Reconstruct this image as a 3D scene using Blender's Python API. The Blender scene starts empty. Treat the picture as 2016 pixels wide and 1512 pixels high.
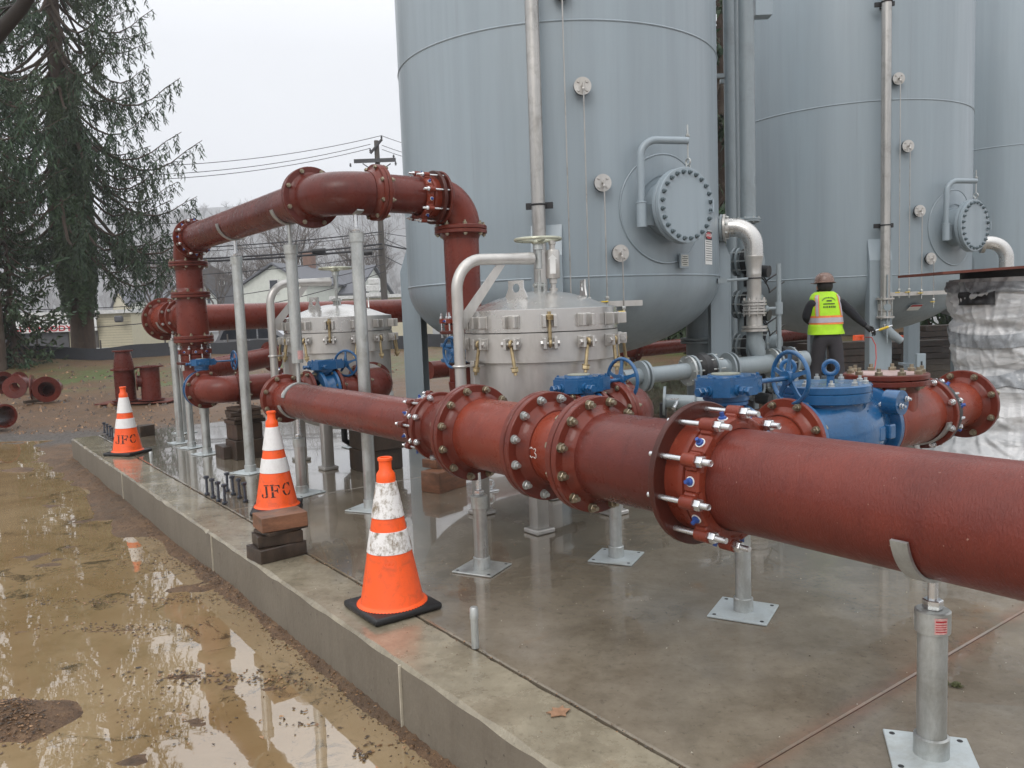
import bpy, bmesh, math, random
from mathutils import Vector, Matrix, noise as mnoise
random.seed(7)
SC = bpy.context.scene
COL = SC.collection
PI = math.pi
HC = 1.45                                     # eye height above the slab (slab top is z = 0)
F, PX, PY = 1583.1, 1008.0, 756.0
RM = Matrix(((0.9993092896, -0.0371610498, 0.0), (-0.0033876433, -0.0910981644, 0.9958361554), (-0.037006317, -0.9951483210, -0.0911611304)))
U = Vector((-0.59201318, 0.80592828, 0)); V = Vector((0.80592828, 0.59201318, 0)); Z = Vector((0, 0, 1))
X = Vector((1, 0, 0)); Y = Vector((0, 1, 0))
def W(a, b, z=0.0): return V * a + U * b + Z * z        # slab frame: a across, b along the kerb
def ray(px, py): return RM @ Vector(((px - PX) / F, (py - PY) / F, 1.0))
def G(px, py, z=0.0):
    r = ray(px, py); return Vector((0, 0, HC)) + r * ((z - HC) / r.z)
def P(px, py, d): return Vector((0, 0, HC)) + ray(px, py) * d
def onY(px, py, y):
    r = ray(px, py); return Vector((0, 0, HC)) + r * (y / r.y)
def onb(px, py, b):
    r = ray(px, py); return Vector((0, 0, HC)) + r * (b / r.dot(U))
def ona(px, py, a):
    r = ray(px, py); return Vector((0, 0, HC)) + r * (a / r.dot(V))
def oncyl(px, py, cx, cy, R):
    r = ray(px, py); a = r.x**2 + r.y**2; b = -2 * (r.x * cx + r.y * cy); c = cx * cx + cy * cy - R * R
    t = (-b - math.sqrt(max(b * b - 4 * a * c, 0))) / 2 / a
    return Vector((0, 0, HC)) + r * t
def basis(ax):
    ax = Vector(ax).normalized()
    h = Z if abs(ax.z) < 0.9 else U
    e1 = ax.cross(h).normalized(); e2 = e1.cross(ax).normalized()
    return e1, e2, ax                          # for a horizontal axis e2 is up
# ------------------------------------------------------------------ mesh builder
class MB:
    def __init__(s): s.v = []; s.f = []
    def add(s, vs, fs):
        o = len(s.v); s.v += [Vector(p) for p in vs]; s.f += [tuple(i + o for i in f) for f in fs]
    def lathe(s, c, ax, prof, n=32, ph=0.0, a0=0.0, a1=2 * PI):
        e1, e2, ax = basis(ax); c = Vector(c); vs = []; fs = []; rings = []
        full = abs(a1 - a0 - 2 * PI) < 1e-6; m = n if full else n + 1
        for r, h in prof:
            if r < 1e-6: rings.append([len(vs)]); vs.append(c + ax * h)
            else:
                rings.append(list(range(len(vs), len(vs) + m)))
                for i in range(m):
                    t = a0 + (a1 - a0) * i / n + ph
                    vs.append(c + ax * h + (e1 * math.cos(t) + e2 * math.sin(t)) * r)
        for A, B in zip(rings, rings[1:]):
            k = n
            for i in range(k):
                j = (i + 1) % m if full else i + 1
                if len(A) == 1 and len(B) == 1: continue
                if len(A) == 1: fs.append((A[0], B[j], B[i]))
                elif len(B) == 1: fs.append((A[i], A[j], B[0]))
                else: fs.append((A[i], A[j], B[j], B[i]))
        s.add(vs, fs); return s
    def cyl(s, p0, p1, r, r1=None, n=20, cap=True):
        p0 = Vector(p0); p1 = Vector(p1); L = (p1 - p0).length; r1 = r if r1 is None else r1
        pr = [(r, 0), (r1, L)]
        if cap: pr = [(0, 0)] + pr + [(0, L)]
        return s.lathe(p0, p1 - p0, pr, n)
    def hexa(s, p0, ax, R, L): return s.lathe(p0, ax, [(0, 0), (R * .93, 0), (R, L * .1), (R, L * .9), (R * .9, L), (0, L)], 6)
    def tube(s, pts, r, n=12, cap=True):
        pts = [Vector(p) for p in pts]; m = len(pts); R = r if isinstance(r, (list, tuple)) else [r] * m
        vs = []; fs = []; t0 = (pts[1] - pts[0]).normalized(); e1 = basis(t0)[0]
        for k, p in enumerate(pts):
            t = (pts[min(k + 1, m - 1)] - pts[max(k - 1, 0)]).normalized()
            e1 = (e1 - t * e1.dot(t)).normalized(); e2 = t.cross(e1)
            for i in range(n):
                a = 2 * PI * i / n; vs.append(p + (e1 * math.cos(a) + e2 * math.sin(a)) * R[k])
        for k in range(m - 1):
            for i in range(n):
                j = (i + 1) % n; fs.append((k * n + i, k * n + j, (k + 1) * n + j, (k + 1) * n + i))
        if cap: fs.append(tuple(range(n))[::-1]); fs.append(tuple((m - 1) * n + i for i in range(n)))
        s.add(vs, fs); return s
    def box(s, c, sx, sy, sz, ex=X, ey=Y, ez=Z, bev=0.0, seg=1):
        bm = bmesh.new(); bmesh.ops.create_cube(bm, size=1.0)
        for v in bm.verts: v.co = Vector((v.co.x * sx, v.co.y * sy, v.co.z * sz))
        if bev > 0: bmesh.ops.bevel(bm, geom=bm.edges[:], offset=bev, segments=seg, affect='EDGES', profile=0.5)
        c = Vector(c); ex = Vector(ex); ey = Vector(ey); ez = Vector(ez); bm.verts.index_update()
        s.add([c + ex * v.co.x + ey * v.co.y + ez * v.co.z for v in bm.verts], [[v.index for v in f.verts] for f in bm.faces]); bm.free(); return s
    def prism(s, poly, o, ex, ey, d):
        o = Vector(o); ex = Vector(ex); ey = Vector(ey); d = Vector(d); n = len(poly)
        vs = [o + ex * x + ey * y for x, y in poly] + [o + ex * x + ey * y + d for x, y in poly]
        fs = [tuple(range(n))[::-1], tuple(range(n, 2 * n))] + [(i, (i + 1) % n, (i + 1) % n + n, i + n) for i in range(n)]
        s.add(vs, fs); return s
    def torus(s, c, ax, R, r, n=32, m=8, a0=0.0, a1=2 * PI):
        e1, e2, ax = basis(ax); c = Vector(c)
        full = abs(a1 - a0 - 2 * PI) < 1e-6; N = n if full else n + 1
        vs = []; fs = []
        for i in range(N):
            t = a0 + (a1 - a0) * i / n; d = e1 * math.cos(t) + e2 * math.sin(t)
            for j in range(m):
                q = 2 * PI * j / m; vs.append(c + d * (R + r * math.cos(q)) + ax * (r * math.sin(q)))
        for i in range(n):
            k = (i + 1) % N
            for j in range(m): fs.append((i * m + j, k * m + j, k * m + (j + 1) % m, i * m + (j + 1) % m))
        if not full: fs.append(tuple(range(m))[::-1]); fs.append(tuple((N - 1) * m + j for j in range(m)))
        s.add(vs, fs); return s
    def sphere(s, c, r, n=12, sc=(1, 1, 1), ax=Z):
        pr = [(r * math.sin(PI * i / n) * sc[0], -r * math.cos(PI * i / n) * sc[2]) for i in range(n + 1)]
        pr[0] = (0, pr[0][1]); pr[-1] = (0, pr[-1][1]); return s.lathe(c, ax, pr, n * 2)
    def quad(s, a, b, c, d): s.add([a, b, c, d], [(0, 1, 2, 3)]); return s
    def mesh(s, name, off=None, sharp=35):
        me = bpy.data.meshes.new(name); off = off or Vector((0, 0, 0))
        me.from_pydata([p - off for p in s.v], [], s.f)
        bm = bmesh.new(); bm.from_mesh(me); bmesh.ops.recalc_face_normals(bm, faces=bm.faces); bm.to_mesh(me); bm.free()
        me.polygons.foreach_set('use_smooth', [True] * len(me.polygons))
        me.set_sharp_from_angle(angle=math.radians(sharp)); me.update(); return me
def tag(o, label=None, cat=None, group=None, kind=None):
    if label: o['label'] = label
    if cat: o['category'] = cat
    if group: o['group'] = group
    if kind: o['kind'] = kind
    return o
def thing(name, loc, label=None, cat=None, group=None):
    o = bpy.data.objects.new(name, None); COL.objects.link(o); o.location = Vector(loc); o.empty_display_size = .05
    return tag(o, label, cat, group)
def rootof(o):
    while o.parent: o = o.parent
    return o
def part(name, mb, mat, parent, sharp=35, label=None):
    off = Vector(rootof(parent).location) if parent else Vector((0, 0, 0))
    me = mb.mesh(name, off, sharp); o = bpy.data.objects.new(name, me); COL.objects.link(o)
    if parent: o.parent = parent
    if mat: me.materials.append(mat)
    if label: o['label'] = label
    return o
def solo(name, mb, mat, loc, label, cat=None, group=None, kind=None, sharp=35):
    loc = Vector(loc); me = mb.mesh(name, loc, sharp); o = bpy.data.objects.new(name, me); COL.objects.link(o); o.location = loc
    me.materials.append(mat); return tag(o, label, cat, group, kind)
def inst(name, me, parent, M):                 # shared mesh placed by a world matrix, parent chain has no rotation
    o = bpy.data.objects.new(name, me); COL.objects.link(o); o.parent = parent
    o.matrix_local = Matrix.Translation(-Vector(rootof(parent).location)) @ M; return o
def frame(c, ax, up=None):
    e1, e2, a = basis(ax)
    M = Matrix((( e1.x, e2.x, a.x, c[0]), (e1.y, e2.y, a.y, c[1]), (e1.z, e2.z, a.z, c[2]), (0, 0, 0, 1)))
    return M
def copy_tree(o, parent=None, label=None, group=None):
    c = o.copy(); COL.objects.link(c); c.parent = parent
    if parent is None:
        if label: c['label'] = label
        if group: c['group'] = group
    for ch in list(o.children): copy_tree(ch, c)
    return c
def arc(c, e1, e2, R, t0, t1, n): return [Vector(c) + (Vector(e1) * math.cos(t0 + (t1 - t0) * i / n) + Vector(e2) * math.sin(t0 + (t1 - t0) * i / n)) * R for i in range(n + 1)]
# ------------------------------------------------------------------ materials
class NT:
    def __init__(s, m): m.use_nodes = True; s.t = m.node_tree; s.n = s.t.nodes; s.l = s.t.links; s.b = s.n.get('Principled BSDF')
    def new(s, ty, **k):
        x = s.n.new(ty)
        for a, b in k.items():
            if hasattr(x, a): setattr(x, a, b)
        return x
    def lk(s, a, b): s.l.new(a, b)
    def noise(s, scale, detail=6, rough=.6, vec=None, dist=0.0):
        x = s.n.new('ShaderNodeTexNoise'); x.inputs['Scale'].default_value = scale; x.inputs['Detail'].default_value = detail
        x.inputs['Roughness'].default_value = rough; x.inputs['Distortion'].default_value = dist
        if vec: s.lk(vec, x.inputs['Vector'])
        return x.outputs['Fac']
    def coord(s, sc=(1, 1, 1), loc=(0, 0, 0), rot=(0, 0, 0), kind='Object'):
        t = s.n.new('ShaderNodeTexCoord'); m = s.n.new('ShaderNodeMapping'); s.lk(t.outputs[kind], m.inputs['Vector'])
        m.inputs['Scale'].default_value = sc; m.inputs['Location'].default_value = loc; m.inputs['Rotation'].default_value = rot
        return m.outputs['Vector']
    def geo(s, sc=(1, 1, 1), rot=(0, 0, 0)):       # position in the world
        t = s.n.new('ShaderNodeNewGeometry'); m = s.n.new('ShaderNodeMapping'); s.lk(t.outputs['Position'], m.inputs['Vector'])
        m.inputs['Scale'].default_value = sc; m.inputs['Rotation'].default_value = rot; return m.outputs['Vector']
    def ramp(s, fac, stops):
        r = s.n.new('ShaderNodeValToRGB'); s.lk(fac, r.inputs['Fac']); e = r.color_ramp.elements
        while len(e) > 1: e.remove(e[-1])
        e[0].position = stops[0][0]; e[0].color = (*stops[0][1], 1) if len(stops[0][1]) == 3 else stops[0][1]
        for p, c in stops[1:]:
            k = e.new(p); k.color = (*c, 1)
        return r.outputs['Color']
    def vramp(s, fac, a, b, lo, hi):
        r = s.n.new('ShaderNodeMapRange'); s.lk(fac, r.inputs['Value']); r.inputs['From Min'].default_value = a; r.inputs['From Max'].default_value = b
        r.inputs['To Min'].default_value = lo; r.inputs['To Max'].default_value = hi; return r.outputs['Result']
    def mix(s, fac, a, b, mode='MIX'):
        x = s.n.new('ShaderNodeMix'); x.data_type = 'RGBA'; x.blend_type = mode
        for sock, val in ((x.inputs[0], fac), (x.inputs[6], a), (x.inputs[7], b)):
            if isinstance(val, (int, float)): sock.default_value = val
            elif isinstance(val, tuple): sock.default_value = (*val, 1)
            else: s.lk(val, sock)
        return x.outputs[2]
    def math(s, op, a, b=0.0):
        x = s.n.new('ShaderNodeMath'); x.operation = op
        for sock, val in ((x.inputs[0], a), (x.inputs[1], b)):
            if isinstance(val, (int, float)): sock.default_value = val
            else: s.lk(val, sock)
        return x.outputs[0]
    def bump(s, h, st, dist=.01, prev=None):
        x = s.n.new('ShaderNodeBump'); x.inputs['Strength'].default_value = st; x.inputs['Distance'].default_value = dist; s.lk(h, x.inputs['Height'])
        if prev: s.lk(prev, x.inputs['Normal'])
        s.lk(x.outputs['Normal'], s.b.inputs['Normal']); return x.outputs['Normal']
    def set(s, **k):
        for a, b in k.items():
            i = s.b.inputs[a.replace('_', ' ')]
            if isinstance(b, (int, float)): i.default_value = b
            elif isinstance(b, tuple): i.default_value = (*b, 1)
            else: s.lk(b, i)
def nm(name):
    m = bpy.data.materials.new(name); return m, NT(m)
def simple(name, col, rough=.5, metal=0.0, var=.25, sc=6, bump=0.0, bsc=80, coat=0.0, dirt=None, dsc=3, damt=.45, stretch=(1, 1, 1), rvar=.12, ior=None):
    m, t = nm(name); g = t.geo(stretch)
    n1 = t.noise(sc, 7, .6, g); n2 = t.noise(sc * 9, 4, .6, g)
    lo = tuple(c * (1 - var) for c in col); hi = tuple(min(1, c * (1 + var)) for c in col)
    c = t.ramp(t.math('ADD', t.math('MULTIPLY', n1, .7), t.math('MULTIPLY', n2, .3)), [(.32, lo), (.68, hi)])
    if dirt:
        d = t.noise(dsc, 9, .7, t.geo((1, 1, 1)), .6); c = t.mix(t.vramp(d, .5, .72, 0, damt), c, dirt)
    t.set(Base_Color=c, Metallic=metal, Roughness=t.vramp(n1, .3, .7, max(.02, rough - rvar), min(1, rough + rvar)))
    if coat: t.set(Coat_Weight=coat, Coat_Roughness=.08)
    if ior: t.set(IOR=ior)
    if bump: t.bump(t.noise(bsc, 4, .6, g), bump, .004)
    return m
M = {}
def redpaint(name, col, dark, rough=.36, grain=140):
    m, t = nm(name); g = t.geo()
    a = t.noise(2.2, 8, .65, g); b = t.noise(16, 6, .65, g); s = t.noise(5, 5, .6, t.geo((5, 5, .6)))
    c = t.mix(t.vramp(a, .35, .68, 0, 1), col, dark); c = t.mix(t.vramp(s, .5, .75, 0, .35), c, tuple(x * .55 for x in dark))
    c = t.mix(t.vramp(b, .64, .74, 0, .35), c, (col[0] * 1.5, col[1] * 2.4, col[2] * 2.6))
    sp = t.noise(95, 3, .5, g); c = t.mix(t.vramp(sp, .74, .78, 0, .6), c, (.45, .33, .27))
    dr = t.noise(14, 7, .7, t.geo((1, 1, 1), (.3, 0, 0)), .8); c = t.mix(t.vramp(dr, .62, .68, 0, .55), c, tuple(x * .45 for x in dark)); ch = t.noise(31, 5, .6, g); c = t.mix(t.vramp(ch, .72, .735, 0, .7), c, (.05, .03, .022))
    t.set(Base_Color=c, Roughness=t.vramp(b, .3, .7, rough - .08, rough + .16), IOR=1.3, Coat_Weight=.22, Coat_Roughness=t.vramp(a, .4, .6, .06, .25))
    n = t.bump(t.noise(grain, 5, .65, g), .35, .004)
    vo = t.new('ShaderNodeTexVoronoi'); vo.inputs['Scale'].default_value = 70; t.lk(g, vo.inputs['Vector'])
    t.bump(t.vramp(vo.outputs['Distance'], 0.0, .28, 1, 0), .25, .002, n)
    return m
M['red'] = redpaint('red_oxide_paint', (.185, .036, .022), (.108, .021, .015), .28)
M['red_dark'] = redpaint('red_oxide_paint_dark', (.132, .027, .019), (.078, .017, .013), .27)
M['red_orange'] = redpaint('orange_red_primer', (.235, .044, .022), (.15, .027, .016), .28)
M['red_flange'] = redpaint('flange_red_paint', (.155, .03, .018), (.088, .018, .013), .3, 60)
def bigred():
    m, t = nm('ribbed_red_paint'); g = t.geo()
    rel = t.geo((1, 1, 1), (0, 0, 0)); a = t.noise(3, 8, .65, g); b = t.noise(22, 6, .65, g)
    st = t.noise(8, 5, .6, t.geo((3, 3, .35)))
    c = t.mix(t.vramp(a, .35, .68, 0, 1), (.175, .033, .021), (.118, .023, .016)); c = t.mix(t.vramp(st, .52, .75, 0, .4), c, (.09, .015, .012))
    sp = t.noise(70, 3, .5, g); c = t.mix(t.vramp(sp, .73, .76, 0, .7), c, (.42, .26, .2))
    t.set(Base_Color=c, Roughness=t.vramp(b, .3, .7, .3, .46), IOR=1.32, Coat_Weight=.22, Coat_Roughness=.14)
    tc = t.new('ShaderNodeNewGeometry'); vr = t.new('ShaderNodeVectorRotate'); vr.rotation_type = 'Z_AXIS'; vr.inputs['Angle'].default_value = math.radians(-36.3)
    t.lk(tc.outputs['Position'], vr.inputs['Vector']); mp = t.new('ShaderNodeMapping'); t.lk(vr.outputs['Vector'], mp.inputs['Vector']); mp.inputs['Scale'].default_value = (1, 2.6, 1)
    n = t.bump(t.noise(60, 4, .6, mp.outputs['Vector'], .3), .6, .01)
    vo = t.new('ShaderNodeTexVoronoi'); vo.inputs['Scale'].default_value = 120; t.lk(g, vo.inputs['Vector'])
    t.bump(t.vramp(vo.outputs['Distance'], 0.0, .3, 1, 0), .3, .002, n); return m
M['red_big'] = bigred()
def tankpaint(name='grey_tank_paint', col=(.25, .3, .333)):
    m, t = nm(name)
    a = t.noise(1.0, 5, .6, t.geo((1.6, 1.6, .05))); b = t.noise(6, 6, .6, t.geo((2.2, 2.2, .12))); d = t.noise(2.2, 9, .7, t.geo())  # wide upright bands paint the shell's soft sheen into the colour
    c = t.mix(t.vramp(a, .35, .66, 0, 1), col, tuple(x * 1.22 for x in col)); c = t.mix(t.vramp(b, .46, .72, 0, .15), c, tuple(x * .68 for x in col)); run_ = t.noise(3, 7, .7, t.geo((4, 4, .1))); c = t.mix(t.vramp(run_, .6, .7, 0, .22), c, (.17, .175, .165))
    sp = t.noise(9, 9, .75, t.geo()); c = t.mix(t.vramp(sp, .73, .76, 0, .6), c, (.09, .085, .08))
    c = t.mix(t.vramp(d, .45, .8, 0, .18), c, (.3, .33, .34))
    t.set(Base_Color=c, Roughness=t.vramp(b, .3, .7, .3, .46), Coat_Weight=.12, Coat_Roughness=.2)
    t.bump(t.noise(1.2, 4, .5, t.geo((1, 1, .3))), .25, .03); return m
M['tank'] = tankpaint()
M['pipe_grey'] = simple('pale_grey_pipe_paint', (.24, .28, .3), .38, 0, .12, 3, dirt=(.12, .12, .11), damt=.3, stretch=(2, 2, .3))
M['stainless'] = simple('brushed_stainless', (.52, .505, .48), .4, .65, .16, 2.5, .12, 60, dirt=(.3, .27, .22), dsc=2, damt=.5, stretch=(1.5, 1.5, .4), rvar=.1)
M['lid'] = simple('stainless_lid', (.58, .57, .55), .24, .75, .06, 2, .02, 40, dirt=(.36, .33, .29), dsc=3, damt=.4)
M['steel_pipe'] = simple('dull_steel_pipe', (.43, .42, .4), .36, .75, .22, 4, .2, 60, dirt=(.2, .185, .16), dsc=5, damt=.6, stretch=(2, 2, .25))
M['galv'] = simple('galvanised_steel', (.48, .5, .49), .4, .7, .22, 9, .2, 50, dirt=(.2, .17, .12), dsc=5, damt=.5, stretch=(1.4, 1.4, .5))
M['zinc'] = simple('bright_zinc', (.66, .67, .68), .25, .9, .12, 20)
M['zplate'] = simple('pale_zinc_plate', (.5, .55, .56), .5, .25, .12, 8, dirt=(.25, .22, .15), damt=.5)
M['bolt'] = simple('dull_bolt', (.3, .26, .19), .38, .8, .35, 40)
M['gold'] = simple('gold_zinc', (.42, .33, .19), .4, .8, .35, 30)
M['blue'] = simple('blue_valve_paint', (.013, .095, .235), .3, 0, .2, 5, .35, 90, coat=.5, dirt=(.01, .045, .1), dsc=6, damt=.5)
M['bluebolt'] = simple('blue_screw', (.03, .08, .3), .4, .1, .2, 10)
M['black'] = simple('black_rubber', (.012, .012, .013), .42, 0, .3, 20, .3, 60)
M['dark'] = simple('dark_steel', (.03, .03, .032), .5, .3, .3, 20)
M['white'] = simple('white_plastic', (.75, .75, .73), .5, 0, .05, 8)
M['wood_dark'] = simple('wet_dark_timber', (.04, .027, .019), .4, 0, .5, 5, .5, 30, dirt=(.14, .08, .045), dsc=6, stretch=(3, 3, .8))
M['wood'] = simple('wet_brown_timber', (.19, .085, .045), .42, 0, .45, 7, .5, 40, dirt=(.05, .03, .02), dsc=5, damt=.8, stretch=(1, 1, 4))
M['rust'] = simple('rusty_plate', (.13, .035, .022), .6, .1, .5, 7, .5, 40)
M['orange'] = simple('orange_cone_vinyl', (.93, .11, .016), .38, 0, .08, 9, .1, 30, dirt=(.42, .07, .03), dsc=14, damt=.55)
M['mark'] = simple('black_stencil_paint', (.03, .015, .012), .6, 0, .5, 60)
M['chalk'] = simple('white_paint_marker', (.75, .7, .66), .7, 0, .1, 60)
M['label_white'] = simple('white_label', (.72, .72, .7), .45, 0, .06, 20)
M['label_red'] = simple('red_print', (.45, .02, .03), .45, 0, .1, 20)
M['label_pink'] = simple('pink_print_label', (.62, .36, .34), .45, 0, .3, 90)
M['ink'] = simple('black_print', (.02, .02, .02), .5, 0, .1, 20)
def collar(name, dirt):
    m, t = nm(name); g = t.coord()
    n = t.noise(26, 9, .75, g); n2 = t.noise(9, 6, .7, t.coord((3, 3, .6)))
    k = t.vramp(t.math('ADD', t.math('MULTIPLY', n, .65), t.math('MULTIPLY', n2, .4)), .5, .62, 0, dirt)
    t.set(Base_Color=t.mix(k, (.78, .77, .76), (.2, .15, .09)), Roughness=.4); return m
M['collar'] = collar('white_reflective_collar', .12); M['collar_dirty'] = collar('dirty_reflective_collar', .95)
# ------------------------------------------------------------------ the setting
def concrete(name, base, hi, wet=.5, rusty=.3):
    m, t = nm(name); g = t.geo()
    a = t.noise(.75, 6, .6, g, .4); b = t.noise(3.5, 9, .72, g); c3 = t.noise(30, 6, .7, g); d = t.noise(1.7, 7, .7, g, .8)
    gp = t.new('ShaderNodeNewGeometry'); dt = t.new('ShaderNodeVectorMath', operation='DOT_PRODUCT'); t.lk(gp.outputs['Position'], dt.inputs[0]); dt.inputs[1].default_value = U
    c = t.mix(t.vramp(b, .38, .66, 0, 1), base, hi)
    c = t.mix(t.vramp(d, .5, .66, 0, .4), c, tuple(x * .5 for x in base))
    c = t.mix(t.vramp(t.noise(2.3, 8, .7, t.geo((1, 1, 1), (0, 0, 1))), .6, .74, 0, rusty), c, (.2, .1, .035))
    jd = t.math('ABSOLUTE', t.math('SUBTRACT', dt.outputs['Value'], 1.503)); c = t.mix(t.math('MULTIPLY', t.vramp(jd, 0, .07, .5, 0), t.vramp(b, .35, .6, 0, 1)), c, (.2, .06, .025))
    pz = t.noise(60, 4, .7, g); c = t.mix(t.vramp(pz, .66, .72, 0, .6), c, tuple(x * .4 for x in base)); c = t.mix(t.vramp(pz, .27, .32, .5, 0), c, (.36, .32, .25))
    c = t.mix(t.vramp(c3, .56, .7, 0, .55), c, tuple(x * .55 for x in base))
    low = t.vramp(dt.outputs['Value'], 2.6, 5.0, 0, .16)             # water stands deeper towards the far end
    w = t.vramp(t.math('ADD', a, low), .46, .56, 0, 1)                       # standing film of water against merely damp
    r = t.math('ADD', t.math('MULTIPLY', w, -.2 * wet - .02), t.vramp(b, .3, .7, .12 + .16 * (1 - wet), .29 + .18 * (1 - wet)))
    t.set(Base_Color=c, Roughness=r, IOR=1.5, Coat_Weight=t.math('MULTIPLY', w, .9 * wet), Coat_Roughness=.025, Coat_IOR=1.45)
    gr = t.noise(150, 3, .6, g); n = t.bump(c3, .2, .006); n = t.bump(b, .12, .012, n); t.bump(gr, .12, .002, n); return m
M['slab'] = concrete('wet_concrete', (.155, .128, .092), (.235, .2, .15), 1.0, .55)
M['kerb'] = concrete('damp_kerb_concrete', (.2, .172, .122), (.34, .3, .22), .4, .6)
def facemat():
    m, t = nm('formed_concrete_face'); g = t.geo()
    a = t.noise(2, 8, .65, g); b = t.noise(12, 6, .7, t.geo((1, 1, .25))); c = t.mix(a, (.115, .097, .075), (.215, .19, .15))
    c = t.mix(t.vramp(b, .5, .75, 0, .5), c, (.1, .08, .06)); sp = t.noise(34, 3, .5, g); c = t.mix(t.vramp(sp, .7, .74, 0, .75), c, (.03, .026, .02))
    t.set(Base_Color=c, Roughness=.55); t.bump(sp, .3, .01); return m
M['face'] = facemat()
def mudmat():
    m, t = nm('wet_mud'); g = t.geo(); a = t.noise(1.1, 8, .68, g); b = t.noise(9, 9, .75, g); l = t.noise(38, 4, .7, t.geo((1, 1, 1), (0, 0, .6)))
    c = t.ramp(b, [(.3, (.06, .033, .016)), (.5, (.135, .076, .038)), (.7, (.22, .135, .072))])
    c = t.mix(t.vramp(a, .45, .7, 0, .55), c, (.075, .055, .035)); c = t.mix(t.vramp(l, .58, .68, 0, .7), c, (.21, .12, .06)); c = t.mix(t.vramp(l, .3, .38, .8, 0), c, (.028, .018, .011))
    # a band of dark gravel by the slab corner, grass strip farther off
    p = t.new('ShaderNodeNewGeometry'); sx = t.new('ShaderNodeSeparateXYZ'); t.lk(p.outputs['Position'], sx.inputs[0])
    yy = t.math('ADD', sx.outputs['Y'], t.math('MULTIPLY', t.noise(.9, 5, .7, g), 2.2))
    gr = t.math('MULTIPLY', t.vramp(yy, 12.6, 13.2, 0, 1), t.vramp(yy, 13.9, 15.0, 1, 0)); vo = t.new('ShaderNodeTexVoronoi'); vo.inputs['Scale'].default_value = 22; t.lk(g, vo.inputs['Vector'])
    gc = t.mix(vo.outputs['Distance'], (.14, .13, .12), (.03, .028, .025)); c = t.mix(t.math('MULTIPLY', gr, .85), c, gc)
    ggx = t.vramp(t.noise(.35, 6, .75, g), .42, .58, 0, 1); gg = t.math('MULTIPLY', t.math('MULTIPLY', t.vramp(yy, 20.5, 21.8, 0, 1), t.vramp(yy, 26.0, 27.5, 1, .25)), ggx)
    c = t.mix(t.math('MULTIPLY', gg, .9), c, t.mix(b, (.055, .085, .02), (.12, .16, .045)))
    far = t.vramp(sx.outputs['Y'], 34, 38, 0, 1); c = t.mix(far, c, t.mix(b, (.09, .09, .09), (.15, .15, .145)))
    t.set(Base_Color=c, Roughness=t.vramp(b, .3, .7, .35, .8)); n = t.bump(b, .8, .05); t.bump(l, .5, .02, n); return m
M['mud'] = mudmat()
def watermat():
    m, t = nm('muddy_puddle_water'); g = t.geo(); a = t.noise(.9, 6, .6, g, .5); b = t.noise(5, 8, .7, g)
    d = t.noise(2.6, 9, .78, t.geo((1, 1, 1), (0, 0, 1.1)), .9)
    c = t.mix(t.vramp(a, .35, .65, 0, 1), (.225, .15, .072), (.31, .225, .125)); c = t.mix(t.vramp(b, .5, .72, 0, .4), c, (.12, .085, .034))
    c = t.mix(t.vramp(d, .56, .64, 0, .85), c, (.055, .042, .024)); d2 = t.noise(11, 8, .75, t.geo((.7, 1.6, 1)), 1.0); c = t.mix(t.vramp(d2, .62, .7, 0, .45), c, (.1, .07, .035))     # sunken leaves and silt showing through
    t.set(Base_Color=c, Roughness=.012, IOR=2.55)
    t.bump(t.noise(3.2, 3, .5, t.geo((1, 1.6, 1))), .035, .012); return m
M['water'] = watermat()
# slab: kerb strip along the edge, then panels with open joints
def slabbox(name, a0, a1, b0, b1, z1, z0, mat, label=None, bev=.006):
    mb = MB().box(W((a0 + a1) / 2, (b0 + b1) / 2, (z0 + z1) / 2), a1 - a0, b1 - b0, z1 - z0, V, U, Z, bev, 1)
    return solo(name, mb, mat, W((a0 + a1) / 2, (b0 + b1) / 2, z0), None, kind='structure')
EA, EB, KA = 1.51, 11.83, 1.83
rs = random.Random(3)
def ragged(a, b0, b1, z, z0, a2, mat, name):      # kerb strip with a slightly chipped outer arris
    mb = MB(); n = int((b1 - b0) / .04); vs = []; fs = []
    for i in range(n + 1):
        b = b0 + (b1 - b0) * i / n; ch = .012 + .02 * abs(mnoise.noise((b * 3, 0, 1))) + (.014 if mnoise.noise((b * 9, 4, 0)) > .45 else 0)
        wig = .004 * mnoise.noise((b * 6, 3, 3))
        vs += [W(a + wig, b, z0), W(a + wig * .4, b, z - ch), W(a + ch * .9, b, z + wig * .3), W(a2 + .007 * mnoise.noise((b * 7, 1, 8)) + .006 * mnoise.noise((b * 31, 1, 8)), b, z - .004), W(a2 + .006 * mnoise.noise((b * 7, 1, 8)), b, z0)]
    for i in range(n):
        for j in range(4): k = i * 5 + j; fs.append((k, k + 1, k + 6, k + 5))
    fs.append((0, 1, 2, 3, 4)); fs.append(tuple(n * 5 + j for j in range(5))); mb.add(vs, fs); return mb
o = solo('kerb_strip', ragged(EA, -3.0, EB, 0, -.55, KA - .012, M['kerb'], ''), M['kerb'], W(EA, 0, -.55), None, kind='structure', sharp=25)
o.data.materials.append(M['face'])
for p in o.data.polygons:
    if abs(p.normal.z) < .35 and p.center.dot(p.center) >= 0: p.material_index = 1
jb = [-3.0, 1.503, 6.2, EB]; JG = .0025
ja = [KA + .005, 6.2, 12.0, 26]
for i in range(3):
    for j in range(3):
        slabbox('concrete_slab', ja[j] + (.004 if j else 0), ja[j + 1] - .004, jb[i] + (JG if i else 0), jb[i + 1] - (JG if i < 2 else 0), 0, -.5, M['slab'])
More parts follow.
